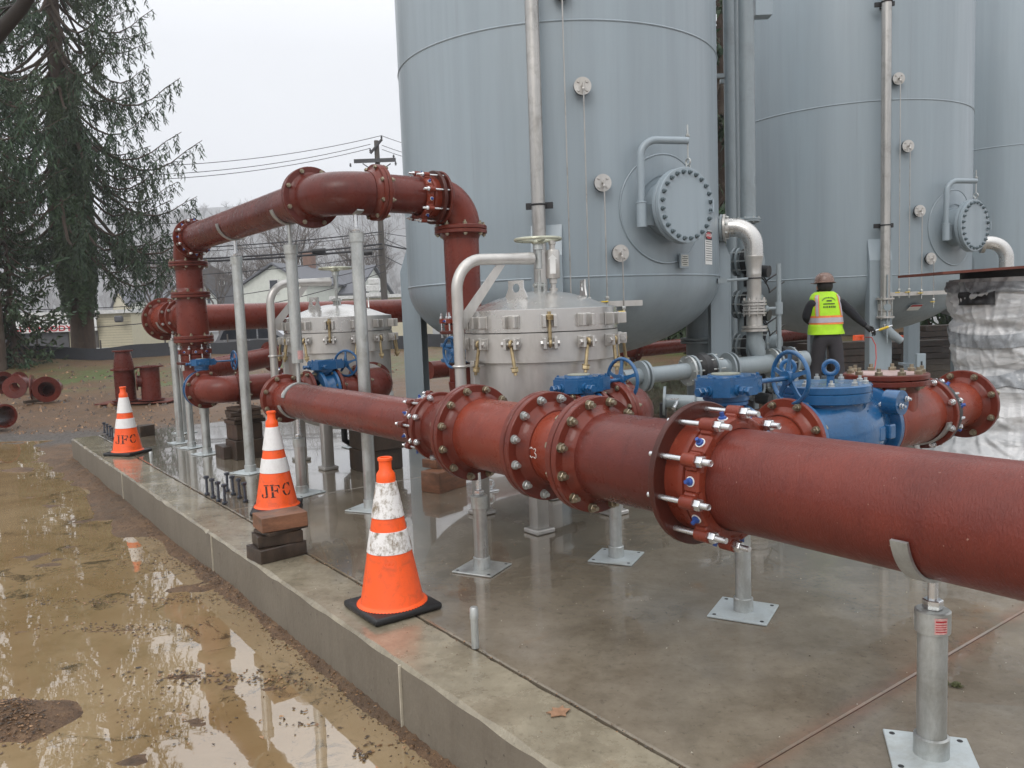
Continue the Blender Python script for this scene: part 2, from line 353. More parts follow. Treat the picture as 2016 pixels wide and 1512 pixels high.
# rust stained filler in the joint, dark grout in the kerb joint
mb = MB().box(W(13.9, 1.503, -.012), 24.1, .005, .006, V, U, Z); solo('joint_filler', mb, simple('rusty_joint', (.07, .02, .012), .7, 0, .5, 20), W(13.9, 1.503, -.01), None, kind='structure')
m, t = nm('rust_bloom')
M['formline'] = simple('pale_form_seam', (.42, .38, .3), .6, 0, .2, 20)
for b in (2.92, 5.6, 8.6):                         # casting seams on the kerb face
    solo('casting_seam', MB().box(W(EA - .003, b, -.16), .012, .008, .3, V, U, Z), M['formline'], W(EA, b, -.3), None, kind='structure')
# terrain
def hgt(x, y):
    p = Vector((x, y, 0)); a, b = p.dot(V), p.dot(U)
    n = mnoise.noise((x * .9, y * .9, .3)); n2 = mnoise.noise((x * 3.1, y * 3.1, 2)); n3 = mnoise.noise((x * .25, y * .25, 5))
    shore = y - 12.4 - .5 * n3 - .25 * n
    if y < 14.5 or shore < 0:
        h = -.3 - min(.06, max(-.02, -shore * .05)) - .03 + .02 * n
    else: h = -.3
    if shore > 0: h = -.3 + min(shore, .6) * .06 + .018 * n + .01 * n2
    # bank of mud and leaves along the kerb
    d = EA - a
    if b < 14 and d > -.3:
        w = .1 + .09 * n + .05 * n2 + (.45 if b > 7 else .1) * max(0, min(1, (b - 4) / 5)) + .42 * math.exp(-((b - 6.9) / .8) ** 2)
        k = max(0, 1 - max(0, d) / max(w, .05)); h = max(h, -.352 + .085 * k + .028 * n * k + .018 * n2 * (k > 0)) if k > 0 else h
    # a clod standing out of the puddle near the camera, low silt bars
    q = G(20, 1420, -.3); r = math.hypot((x - q.x) / .26, (y - q.y) / .2) * (1 + .35 * mnoise.noise((x * 5, y * 5, 4)) + .2 * n2); h = max(h, -.345 + .1 * math.exp(-r * r) * (1 + .3 * n2) * 1.25)
    for px, py, sx, sy in ((420, 1330, .35, .05), (250, 1240, .5, .045), (130, 1180, .35, .04), (560, 1250, .12, .1), (360, 1180, .4, .05)):
        q = G(px, py, -.3); dx, dy = x - q.x, y - q.y; h = max(h, -.318 + .022 * math.exp(-(dx / sx) ** 2 - (dy / sy) ** 2) * (1 + 1.1 * n2))
    if y < 12.6 and d > .1:
        q3 = mnoise.noise((x * 1.7 + y * .6, y * 3.4, 7)) + .45 * mnoise.noise((x * 6, y * 11, 2)); h = max(h, -.347 + .085 * max(0, q3) * min(1, max(0, (y - 1.5) / 1.2)))
    if y > 13: h += .045 * max(0, min(1, (y - 13) / 3)) * (n + n2 * .5)
    if y > 13.0: h += .3 * (max(0, min(1, (y - 13) / 14))) ** 1.3
    if y > 24 : h += .3 * max(0, min(1, (y - 24) / 4))
    if x < -14 and y > 20: h += .25 * max(0, min(1, (-14 - x) / 3)) * max(0, 1 - abs(y - 26) / 4)
    if y > 30: h += -.85 * max(0, min(1, (y - 30) / 6))
    if y > 260:
        k = min(1, (y - 260) / 520); h += 92 * k * k * (3 - 2 * k) * (1 + .14 * mnoise.noise((x * .004, 1, 1))) * max(.5, min(1.15, 1 + (-x - 10) * .002))
    return h
def grid(xs, ys, fn):
    mb = MB(); n = len(xs); mb.v = [Vector((x, y, fn(x, y))) for y in ys for x in xs]
    mb.f = [(j * n + i, j * n + i + 1, (j + 1) * n + i + 1, (j + 1) * n + i) for j in range(len(ys) - 1) for i in range(n - 1)]; return mb
def steps(*seg):
    out = []
    for a, b, d in seg:
        n = max(1, round((b - a) / d)); out += [a + (b - a) * i / n for i in range(n)]
    return out + [seg[-1][1]]
xs = steps((-900, -60, 30), (-60, -14, 2), (-14, -7, .3), (-7, .6, .05), (.6, 3, .4), (3, 30, 3), (30, 600, 40))
ys = steps((-40, -4, 6), (-4, 1.2, .4), (1.2, 5, .04), (5, 14, .08), (14, 30, .3), (30, 60, 2), (60, 900, 14))
def gh(x, y):
    p = Vector((x, y, 0)); h = hgt(x, y)
    if p.dot(V) > EA + .1 and p.dot(U) < EB - .1: h = min(h, -.4)
    return h
solo('ground', grid(xs, ys, gh), M['mud'], (0, 0, -.4), None, kind='structure', sharp=60)
mb = MB(); mb.quad((-14, -6, -.3), (3, -6, -.3), (3, 13.4, -.3), (-14, 13.4, -.3)); solo('puddle_water', mb, M['water'], (-4, 3, -.3), None, kind='structure')
# leaves and litter lying in the puddle, on the bank and on the kerb: nobody could count them
def leafmat():
    m, t = nm('dead_leaf'); oi = t.new('ShaderNodeNewGeometry')
    c = t.ramp(oi.outputs['Random Per Island'], [(0, (.025, .015, .008)), (.3, (.05, .03, .015)), (.55, (.1, .055, .024)), (.8, (.18, .09, .035)), (.95, (.3, .17, .08))]); t.set(Base_Color=c, Roughness=.4); return m
M['leaf'] = leafmat()
def leaf(mb, p, s, rnd, flat=.3):
    a = rnd.uniform(0, 2 * PI); e1 = Vector((math.cos(a), math.sin(a), rnd.uniform(-flat, flat))); e2 = Vector((-math.sin(a), math.cos(a), rnd.uniform(-flat, flat)))
    k = 7; vs = [p + Z * .004]; 
    for i in range(k):
        t = 2 * PI * i / k; r = s * rnd.uniform(.45, 1.1) * (1 if i % 2 else .6); vs.append(p + e1 * math.cos(t) * r + e2 * math.sin(t) * r * .6 + Z * rnd.uniform(.0, .3) * s)
    mb.add(vs, [(0, 1 + i, 1 + (i + 1) % k) for i in range(k)])
mb = MB(); rl = random.Random(11)
for i in range(2000):
    b = rl.uniform(2.2, 12.2); d = abs(rl.gauss(0, .06 if b < 6 else .24)); p = W(EA - .01 - d, b, 0); h = max(hgt(p.x, p.y), -.301); leaf(mb, Vector((p.x, p.y, h + .001)), rl.uniform(.003, .015), rl)
for px, py, sx, sy, n, s in ((420, 1335, 130, 14, 140, .02), (250, 1240, 200, 12, 150, .016), (170, 1185, 140, 9, 90, .016), (600, 1255, 60, 26, 45, .016), (330, 1110, 160, 20, 260, .016), (380, 1180, 150, 14, 170, .016), (600, 1420, 70, 26, 26, .02), (560, 1340, 50, 22, 60, .018), (30, 1420, 55, 34, 420, .016), (250, 950, 60, 40, 220, .02), (330, 1030, 40, 30, 160, .02), (720, 1480, 30, 20, 30, .02), (300, 1400, 220, 80, 130, .014), (150, 1050, 140, 80, 140, .014)):
    for i in range(n):
        q = G(rl.gauss(px, sx * .55), rl.gauss(py, sy * .6), -.3)
        if q.dot(V) < EA - .02 and q.y > 1.2: leaf(mb, Vector((q.x, q.y, max(hgt(q.x, q.y), -.3) + .002)), rl.uniform(.4, 1.15) * s, rl, .15)
for i in range(700):
    q = W(KA - .004 + rl.gauss(0, .008), rl.uniform(1.2, 11), rl.uniform(-.006, .001)); leaf(mb, q, rl.uniform(.003, .01), rl, .3)
for i in range(260):
    q = W(rl.uniform(EA + .02, KA + .1), rl.uniform(1.6, 11), .001); leaf(mb, q, rl.uniform(.002, .008), rl, .1)
for i in range(120):
    q = W(rl.uniform(KA, 4), rl.uniform(.8, 5), .001); leaf(mb, q, rl.uniform(.003, .009), rl, .1)
solo('leaf_litter', mb, M['leaf'], (-2, 5, -.3), 'scattered dead leaves and twigs in the puddle and along the kerb', 'leaves', kind='stuff')
# distant mud clods and stones on the bank behind
mb = MB(); 
for i in range(1500):
    y = 13 + 13 * rl.random() ** 1.5; x = rl.uniform(-.62, -.12) * y - .5; p = Vector((x, y, 0))
    if p.dot(U) < EB + .2 and p.dot(V) > EA: continue
    r = rl.uniform(.012, .05) * (1.5 if y > 16 else 1); k = 6; z = hgt(x, y); top = Vector((x, y, z + r * rl.uniform(.5, 1)))
    ring = [Vector((x + r * rl.uniform(.7, 1.4) * math.cos(2 * PI * j / k), y + r * rl.uniform(.7, 1.3) * math.sin(2 * PI * j / k), z - .01)) for j in range(k)]
    mb.add([top] + ring, [(0, 1 + j, 1 + (j + 1) % k) for j in range(k)])
solo('mud_clods', mb, M['leaf'], (-6, 16, -.2), 'small clods, stones and leaves scattered over the muddy bank', 'debris', kind='stuff', sharp=20)
mb = MB(); leafs = []
mb.v = []
p = G(1104, 1404, .002); poly = [(-.045, 0), (-.03, .02), (-.04, .035), (-.012, .03), (0, .05), (.014, .03), (.04, .036), (.03, .016), (.046, 0), (.01, -.014), (0, -.03), (-.01, -.014)]
mb.prism(poly, p, V, U, Z * .003); solo('fallen_leaf', mb, simple('pale_brown_leaf', (.3, .17, .1), .5, 0, .3, 60), p, 'single pale brown fallen leaf lying on the kerb strip', 'leaf')
mb = MB(); p = G(1881, 1350, 0)
for i in range(60):
    a = rl.uniform(0, 2 * PI); r = rl.uniform(.005, .022); q = p + Vector((math.cos(a) * r, math.sin(a) * r, .003)); d = Vector((rl.gauss(0, 1), rl.gauss(0, 1), rl.uniform(0, .8))).normalized() * .016
    s = d.cross(Z).normalized() * .003; mb.add([q - s, q + s, q + d + s * .4, q + d - s * .4], [(0, 1, 2, 3)])
solo('moss_tuft', mb, simple('moss', (.06, .065, .015), .7), p, 'small green moss tuft lying on the wet slab by the near stand', 'moss')

mb = MB()
for i in range(420):
    q = W(rl.uniform(EA + .03, 5.5), rl.uniform(.3, 6.5), .001); leaf(mb, q, rl.uniform(.0015, .006), rl, .1)
solo('grit', mb, simple('pale_grit', (.42, .38, .3), .7, 0, .4, 90), W(3, 3, 0), 'pale grit and wood chips scattered over the wet slab', 'grit', kind='stuff')
# ------------------------------------------------------------------ piping kit
_bc = {}
def boltmesh(L, R, mat, head=True):
    k = (round(L, 3), round(R, 4), mat.name, head)
    if k not in _bc:
        mb = MB(); mb.cyl((0, 0, -L / 2 - R * 1.2), (0, 0, L / 2 + R * 1.9), R * .52, n=10)
        mb.hexa((0, 0, L / 2), Z, R, R * 1.0); mb.hexa((0, 0, -L / 2 - R * .8), Z, R, R * .8)
        mb.cyl((0, 0, L / 2 - .001), (0, 0, L / 2 + R * .12), R * 1.12, n=14)
        me = mb.mesh('bolt'); me.materials.append(mat); _bc[k] = me
    return _bc[k]
def flange(root, c, ax, R, rp, t, mat, nb=12, bolts=True, gap=0.0, hub=.035, bm=None, br=.017, ph=None, name='flange', rbc=None):
    """one flange disc, face at c, body growing along ax; bolts reach back through the mate"""
    c = Vector(c); ax = Vector(ax).normalized(); e = .004
    pr = [(rp * .9, 0), (R - e, 0), (R, e), (R, t - e), (R - e, t), (rp + hub * .85, t), (rp + hub * .35, t + hub * .35), (rp + .002, t + hub * 1.15), (rp * .95, t + hub * 1.2)]
    fl = part(name, MB().lathe(c, ax, pr, 56), mat, root)
    if bolts:
        rb = rbc or (R + rp + hub * .4) / 2 + .004; L = 2 * t + gap; me = boltmesh(L, br, bm or M['bolt'])
        e1, e2, _ = basis(ax); rr = random.Random(int(abs(c.x * 977 + c.y * 331 + c.z * 77)))
        for i in range(nb):
            a = 2 * PI * i / nb + (PI / nb if ph is None else ph); q = c - ax * gap / 2 + (e1 * math.cos(a) + e2 * math.sin(a)) * rb
            inst('bolt', me, fl, frame(q, ax) @ Matrix.Rotation(rr.uniform(0, PI), 4, 'Z'))
    return fl
def pair(root, c, ax, R, rp, t, mat, nb=12, mat2=None, rp2=None, **k):
    ax = Vector(ax).normalized(); f = flange(root, Vector(c) + ax * .0015, ax, R, rp, t, mat, nb, gap=.003, **k)
    flange(root, Vector(c) - ax * .0015, -ax, R, rp2 or rp, t, mat2 or mat, bolts=False, hub=k.get('hub', .035)); return f
def pipe(root, p0, p1, r, mat, name='pipe', n=48):
    return part(name, MB().cyl(p0, p1, r, n=n), mat, root)
def elbow(root, p0, d0, d1, Rb, r, mat, name='elbow', n=14, flare=0.0):
    """quarter bend starting at p0 going along d0, leaving along d1"""
    p0 = Vector(p0); d0 = Vector(d0); d1 = Vector(d1); c = p0 + d1 * Rb
    pts = arc(c, -d1, d0, Rb, 0, PI / 2, n); rr = [r + flare * (abs(2 * i / n - 1) ** 3) * 0 + flare for i in range(n + 1)]
    part(name, MB().tube(pts, rr, 40), mat, root); return pts[-1]
M['red_bare_dark'] = redpaint('dark_scuffed_flange_paint', (.1, .022, .015), (.045, .014, .01), .34, 60)  # darker brown for the bare back of the adapter flange
def adapter(root, c, ax, R, rp, n=8, L=.19, fl=True, mat=None, ph=0.0, wr=.011):
    """restrained flange adapter: flange at c, gland ring L away along ax, silver rods and blue set screws"""
    c = Vector(c); ax = Vector(ax).normalized(); e1, e2, _ = basis(ax); mat = mat or M['red_orange']; s = rp / .195
    if fl: part('flange', MB().lathe(c, ax, [(rp, 0), (R - .004, 0), (R, .004), (R, .024), (R - .004, .028), (rp, .028)], 64), M['red_bare_dark'], root)
    body = MB().lathe(c, ax, [(rp, .0), (rp + .03 * s, .0), (rp + .026 * s, L * .35), (rp + .034 * s, L * .45), (rp + .034 * s, L * .6), (rp + .012, L * .66), (rp + .002, L * .66)], 48); part('sleeve', body, mat, root)
    g0 = L * .68; g1 = L + .004; gr = MB().lathe(c, ax, [(rp + .003, g0), (rp + .036 * s, g0), (rp + .044 * s, g0 + .008), (rp + .036 * s, g1 - .012), (rp + .02 * s, g1), (rp + .003, g1)], 48)
    rb = rp + .06 * s
    for i in range(n):
        a = 2 * PI * (i + .5) / n + ph; d = e1 * math.cos(a) + e2 * math.sin(a); q = c + d * rb
        gr.cyl(q + ax * (g0 + .004), q + ax * (g1 - .004), .026 * s, n=14); tt = d.cross(ax)
        gr.box(c + d * (rp + .03 * s) + ax * (g0 + g1) / 2, .05 * s, .07 * s, (g1 - g0) * .8, d, tt, ax, .006)
        a2 = a + PI / n; d2 = e1 * math.cos(a2) + e2 * math.sin(a2); t2 = d2.cross(ax)
        gr.box(c + d2 * (rp + .026 * s) + ax * (g0 + g1) / 2, .036 * s, .085 * s, (g1 - g0) * 1.0, d2, t2, ax, .008)
    part('gland_ring', gr, mat, root)
    for i in range(n):
        a = 2 * PI * (i + .5) / n + ph; d = e1 * math.cos(a) + e2 * math.sin(a); q = c + d * rb
        rod = MB().cyl(q - ax * .03, q + ax * (g1 + .055 * s + .008 * (i % 3)), wr * s, n=12)
        for k in range(14):
            rod.torus(q + ax * (g1 - .01 + k * .0045 * s + .01), ax, wr * s, .0012, 12, 4)
        ro = part('threaded_rod', rod, M['zinc'], root); part('nut', MB().hexa(q + ax * (g1 - .004), ax, .0225 * s, .03 * s), M['zinc'], ro)
        a2 = a + PI / n; d2 = e1 * math.cos(a2) + e2 * math.sin(a2); z0 = c + d2 * (rp + .043 * s) + ax * ((g0 + g1) / 2)
        sc = part('set_screw', MB().lathe(z0, d2, [(0, 0), (.017 * s, 0), (.015 * s, .012 * s), (.009 * s, .014 * s), (.008 * s, .03 * s), (0, .031 * s)], 8), M['bluebolt'], root)
        part('washer', MB().lathe(z0 + d2 * .0005, d2, [(.0, 0), (.0195 * s, 0), (.0195 * s, .004 * s), (.0, .004 * s)], 16), M['white'], sc)
def stand(base, ztop, label, pr=.14, ax=None, rot=0.0, r=.043, plate=.22, group='adjustable pipe stands on the wet slab', sticker=False, sad=True, name='pipe_stand', col='galv', gap=.11, wide=75, dark=False, side=1):
    """base on the slab, ztop = underside of the pipe carried"""
    b = Vector(base); root = thing(name, b, label, 'pipe stand', group); ax = Vector(ax if ax is not None else U)
    ca, sa = math.cos(rot), math.sin(rot); ex = V * ca + U * sa; ey = -V * sa + U * ca
    pl = part('base_plate', MB().box(b + Z * .006, plate, plate, .009, ex, ey, Z, .002), M['zplate'] if not dark else M['galv'], root)
    hb = MB()
    for i in (-1, 1):
        for j in (-1, 1): hb.cyl(b + ex * i * plate * .4 + ey * j * plate * .4 + Z * .0095, b + ex * i * plate * .4 + ey * j * plate * .4 + Z * .0116, .009, n=12)
    part('hole_shade_disc', hb, M['dark'], pl)  # raised dark discs paint the shade of holes, the plate is uncut
    part('base_collar', MB().lathe(b + Z * .0105, Z, [(r + .001, 0), (r + .009, 0), (r + .0085, .06), (r + .001, .064)], 28), M['galv'], root)
    zt = ztop - gap; m = M[col]
    part('post', MB().cyl(b + Z * .012, Vector((b.x, b.y, zt - .004)), r, n=28), m, root)
    t = Vector((b.x, b.y, zt))
    part('top_collar', MB().lathe(t, Z, [(r + .0005, -.07), (r + .008, -.07), (r + .009, -.004), (r + .004, 0), (0, .001)], 28), M['galv'], root)
    part('jack_rod', MB().cyl(t, Vector((b.x, b.y, ztop - .006)), .0155, n=14).hexa(t + Z * .002, Z, .03, .03), M['zinc'], root)
    if sad:
        side_ = Z.cross(ax).normalized(); c = Vector((b.x, b.y, ztop + pr + .012)); w = math.radians(wide); hw = .026; th = .011; n = 20; vs = []; fs = []
        for i in range(n + 1):
            a = -w + 2 * w * i / n; d = side_ * math.sin(a) - Z * math.cos(a)
            for (rr, k) in ((pr + .013, -hw), (pr + .013, hw), (pr + .013 + th, hw), (pr + .013 + th, -hw)): vs.append(c + d * rr + ax * k)
        for i in range(n):
            for j in range(4): fs.append((i * 4 + j, i * 4 + (j + 1) % 4, i * 4 + 4 + (j + 1) % 4, i * 4 + 4 + j))
        fs += [(0, 1, 2, 3), (n * 4, n * 4 + 1, n * 4 + 2, n * 4 + 3)]
        part('saddle', MB(), M['galv'], root) if False else part('saddle', (lambda q: (q.add(vs, fs), q)[1])(MB()), M['galv'], root)
    if sticker:
        d = (Vector((0, 0, 0)) - Vector((b.x, b.y, 0))).normalized(); a = math.atan2(d.dot(U), d.dot(V))
        st = MB(); rr = r + .0103; vs = []; n = 8
        for i in range(n + 1):
            q = a + .1 + .75 * i / n
            for z in (-.062, -.012): vs.append(t + (V * math.cos(q) + U * math.sin(q)) * rr + Z * z)
        st.add(vs, [(2 * i, 2 * i + 1, 2 * i + 3, 2 * i + 2) for i in range(n)]); s = part('sticker', st, M['label_pink'], root)
        l = MB(); rr += .0008
        for z, h in ((-.02, .005), (-.031, .0025), (-.038, .0025), (-.045, .0025), (-.053, .003)):
            vs = []
            for i in range(7):
                q = a + .16 + .62 * i / 6
                for k in (0, h): vs.append(t + (V * math.cos(q) + U * math.sin(q)) * rr + Z * (z - k))
            l.add(vs, [(2 * i, 2 * i + 1, 2 * i + 3, 2 * i + 2) for i in range(6)])
        part('print', l, M['label_red'], s)
    return root
def handwheel(root, c, ax, R, mat=None, ns=5, name='handwheel', ph=.3, rt=.011, parent=None):
    c = Vector(c); ax = Vector(ax).normalized(); e1, e2, _ = basis(ax); mb = MB().torus(c, ax, R, rt, 48, 10)
    for i in range(ns):
        a = 2 * PI * i / ns + ph; d = e1 * math.cos(a) + e2 * math.sin(a); t = d.cross(ax)
        p = [c + d * R * f - ax * .018 * (1 - f) for f in (.12, .4, .7, 1.0)]
        vs = []
        for q, w in zip(p, (.022, .013, .009, .012)):
            w *= R / .125; vs += [q + t * w - ax * .005, q + t * w + ax * .005, q - t * w + ax * .005, q - t * w - ax * .005]
        mb.add(vs, [(4 * k + j, 4 * k + (j + 1) % 4, 4 * k + 4 + (j + 1) % 4, 4 * k + 4 + j) for k in range(3) for j in range(4)])
    mb.lathe(c - ax * .03, ax, [(0, 0), (R * .27, 0), (R * .3, .01), (R * .28, .024), (R * .14, .03), (0, .031)], 24)
    return part(name, mb, mat or M['blue'], parent or root)
def gear_valve(name, base, flow, shaft, label, rv=.2, w=.16, s=1.0, neck=.16, group=None, body=True, face=None, shl=.3, wheelR=.118, up=Z, loc=None, wn=None, bodyoff=0.0):
    """blue butterfly valve: disc body at base on the flow axis, gearbox on top, shaft and handwheel along shaft"""
    base = Vector(base); flow = Vector(flow).normalized(); sh = Vector(shaft).normalized(); up = Vector(up); cr = up.cross(sh)
    root = thing(name, loc or base, label, 'valve', group)
    if body:
        part('body', MB().lathe(base - flow * w / 2, flow, [(rv * .6, 0), (rv, 0), (rv + .004, .004), (rv + .004, .026), (rv * .84, .032), (rv * .8, w * .5), (rv * .84, w - .032), (rv + .004, w - .026), (rv + .004, w - .004), (rv, w), (rv * .6, w)], 48), M['blue'], root)
    t = base + up * (rv * .8)
    nk = MB().lathe(t, up, [(.0, 0), (.07 * s, 0), (.075 * s, neck * .45), (.1 * s, neck * .5), (.1 * s, neck * .66), (.094 * s, neck * .69), (.094 * s, neck * .72), (.105 * s, neck * .75), (.105 * s, neck), (0, neck)], 32)
    part('neck', nk, M['blue'], root)
    g = t + up * (neck + .042 * s)
    poly = [(-.15, -.05), (-.1, -.105), (.085, -.112), (.1, -.085), (.19, -.06), (.19, .03), (.14, .07), (.07, .11), (-.09, .11), (-.15, .05)]
    poly = [(x * s, y * s) for x, y in poly]
    gb = MB().prism(poly, g - up * .042 * s, sh, cr, up * .075 * s)
    gb.prism([(x * .94, y * .92) for x, y in poly], g + up * .0331 * s, sh, cr, up * .012 * s)
    gb.lathe(g + up * .045 * s, up, [(0, 0), (.085 * s, 0), (.083 * s, .008 * s), (0, .008 * s)], 28)
    for x, y in poly[::2] + [(0, .1 * s), (-.02 * s, -.105 * s)]: gb.hexa(g + sh * x * .88 + cr * y * .84 + up * .045 * s, up, .008 * s, .007 * s)
    gb.cyl(g + sh * .188 * s - cr * .02 * s, g + sh * .215 * s - cr * .02 * s, .024 * s, n=16)
    for y, z in ((-.05, -.02), (.012, -.02), (-.05, .02), (.012, .02)): gb.hexa(g + sh * .189 * s + cr * y * s + up * z * s, sh, .007 * s, .006 * s)
    part('gearbox', gb, M['blue'], root)
    part('indicator_plate', MB().lathe(g + up * .0535 * s, up, [(0, 0), (.066 * s, 0), (.066 * s, .004 * s), (0, .005 * s)], 28), simple('weathered_tan_plate', (.34, .35, .28), .4, .3) if 'indp' not in M else M['indp'], root)
    for (x, y, d) in ((-.155, -.02, -sh), (-.05, -.115, -cr)):
        q = g + sh * x * s + cr * y * s - up * .012 * s
        part('stop_screw', MB().cyl(q - d * .01, q + d * .05 * s, .012 * s, n=12).hexa(q + d * .012 * s, d, .021 * s, .018 * s).hexa(q + d * .045 * s, d, .022 * s, .02 * s).cyl(q - d * .02, q + d * .006, .026 * s, n=14), M['blue'], root)
    s0 = g + sh * .2 * s - cr * .02 * s; s1 = s0 + sh * shl
    part('shaft', MB().cyl(s0, s1, .0125 * s, n=14), M['blue'], root)
    handwheel(root, s1, wn or sh, wheelR, ns=5)
    return root
M['indp'] = simple('weathered_tan_plate', (.34, .35, .28), .4, .3, .2, 20)

# ------------------------------------------------------------------ front pipeline (a = 2.46)
A0, ZM = 2.46, .78
R14, R10, F14, F10 = .194, .141, .268, .205
def m_(b, a=A0, z=ZM): return W(a, b, z)
root = thing('pipeline', m_(2.5), 'long red pipeline across the foreground, thick at right and thinner at left', 'pipeline')
pipe(root, m_(-2.6), m_(1.99), R14, M['red_big'], 'large_pipe', 96)
adapter(root, m_(2.12), -U, .285, R14, 10, .2, ph=.1)
sp = MB().lathe(m_(2.12), U, [(R14 + .003, .0), (R14 + .003, .57)], 64); part('textured_spool', sp, M['red_dark'], root)
flange(root, m_(2.722), -U, F14, R14, .034, M['red_flange'], 12, gap=.004, hub=.04, bm=M['bolt'], br=.021)
flange(root, m_(2.728), U, F14, R14 * .93, .034, M['red_flange'], bolts=False)
part('short_spool', MB().lathe(m_(2.75), U, [(R14 * .9, 0), (R14 * .9, .3)], 64), M['red_orange'], root)
flange(root, m_(3.072), -U, F14, R14 * .93, .034, M['red_flange'], 12, gap=.004, bm=M['galv'], br=.02, hub=.045)
flange(root, m_(3.078), U, F14, R14, .034, M['red_flange'], bolts=False, hub=.02)
part('tee', MB().lathe(m_(3.1), U, [(R14, 0), (R14, .6)], 64), M['red_orange'], root)
flange(root, m_(3.722), -U, F14, R14, .034, M['red_flange'], 12, gap=.004, hub=.04, bm=M['bolt'], br=.02)
flange(root, m_(3.728), U, F14, R14, .034, M['red_flange'], bolts=False, hub=.03)
part('reducer', MB().lathe(m_(3.76), U, [(R14 * .98, 0), (R14 * .9, .08), (R10 + .02, .28), (R10 + .015, .36)], 56), M['red_flange'], root)
f = flange(root, m_(4.1), -U, F10, R10 + .012, .028, M['red_flange'], 8, bm=M['zinc'], br=.017)
adapter(root, m_(4.105), U, F10, R10, 8, .14, fl=False, mat=M['red_flange'], ph=.3)
pipe(root, m_(4.15), m_(6.56), R10, M['red'], 'spool', 56)
flange(root, m_(6.602), -U, F10, R10, .03, M['red_flange'], 8, gap=.003, br=.018)
flange(root, m_(6.606), U, F10, R10, .03, M['red_flange'], bolts=False)
elbow(root, m_(6.6), U, V, .2, R10, M['red'])                                # turns towards the second filter
flange(root, m_(6.8, 2.76), -V, F10, R10, .028, M['red_flange'], 8); pipe(root, m_(6.8, 2.6), m_(6.8, 2.74), R10, M['red'], 'stub', 40)
# branches to the right of the tee: to the first filter and to the check valve line
pipe(root, m_(3.5, 2.5), m_(3.5, 2.94), R10, M['red'], 'branch', 40); flange(root, m_(3.5, 2.975), -V, F10, R10, .028, M['red_flange'], 8)
pipe(root, m_(2.4, 2.5), m_(2.4, 2.88), R10, M['red_dark'], 'branch', 40); flange(root, m_(2.4, 2.91), -V, F10, R10, .028, M['red_flange'], 8)
# paint-marker writing on the pipes
def strokes(fn, lines, r=.0026):
    mb = MB()
    for l in lines: mb.tube([fn(x, y) for x, y in l], r, 6)
    return mb
def onpipe(c, b0, th0, r, s):                                            # x runs towards the camera end, y up round the pipe
    def fn(x, y):
        th = th0 + y * s / r; d = -V * math.cos(th) + Z * math.sin(th); return c + U * (b0 - x * s) + d * (r + .001)
    return fn
RP = [[(0, 0), (.02, .5), (.05, 1), (.3, 1.05), (.42, .85), (.3, .6), (.06, .5), (.4, 0)], [(.62, .0), (.65, .5), (.68, 1), (.95, 1.02), (1.08, .8), (.92, .58), (.66, .5)]]
part('marker_writing', strokes(onpipe(m_(0), 6.33, math.radians(22), R10, .045), RP, .0022), M['chalk'], root)
C3 = [[(.5, .95), (.3, 1.08), (.08, .9), (0, .5), (.1, .1), (.32, -.05), (.5, .1)], [(.72, .9), (.95, 1.0), (1.08, .8), (.88, .55), (1.12, .42), (1.1, .1), (.9, -.05), (.7, .08)]]
part('marker_writing', strokes(onpipe(m_(0), 2.99, math.radians(-8), R14 * .905, .045), C3, .0018), M['chalk'], root)
# ------------------------------------------------------------------ raised arch
ZA, BC, BR, AR = 2.345, 5.46, 9.26, 3.56
root = thing('arch_pipeline', W(A0, BR, .6), 'raised red pipe arch on tall thin posts, ending down beside the nearest tank', 'pipeline')
red = M['red']; rf = M['red_flange']
pipe(root, W(A0, 8.94, ZA), W(A0, BC + .34, ZA), R10, M['red_dark'], 'overhead_pipe', 56)
e0 = W(A0, BR, ZA - .24); elbow(root, e0, Z, -U, .24, R10 + .012, rf)
f = flange(root, W(A0, 9.0, ZA), U, F10, R10, .026, rf, 8, br=.016); adapter(root, W(A0, 8.99, ZA), -U, F10, R10, 8, .09, fl=False, mat=rf)
# near corner bend, flange faces back along the run
elbow(root, W(A0, BC + .3, ZA), -U, V, .3, R10 + .016, M['red_dark'])
pair(root, W(A0, BC + .34, ZA), U, F10 + .02, R10 + .012, .028, M['red_dark'], 8, br=.018)
pair(root, W(2.83, BC, ZA + .01), V, F10, R10 + .01, .03, rf, 8, br=.017)
pipe(root, W(2.74, BC, ZA + .01), W(3.3, BC, ZA + .01), R10, M['red_dark'], 'overhead_spool', 56)
adapter(root, W(3.33, BC, ZA), -V, F10, R10, 8, .15, ph=.2)
elbow(root, W(3.34, BC, ZA), V, -Z, .22, R10 + .014, red)
flange(root, W(3.36, BC, ZA), V, F10, R10 + .01, .02, rf, bolts=False)
pair(root, W(AR, BC, 2.1), Z, F10 + .005, R10, .03, rf, 8, br=.017)
pipe(root, W(AR, BC, 2.1), W(AR, BC, 1.34), R10, red, 'riser', 56)
adapter(root, W(AR, BC, 1.28), Z, F10, R10, 8, .12, ph=.1); pipe(root, W(AR, BC, 1.04), W(AR, BC, .86), R10, rf, 'riser', 40); elbow(root, W(AR, BC, .9), -Z, V, .26, R10 + .01, rf)
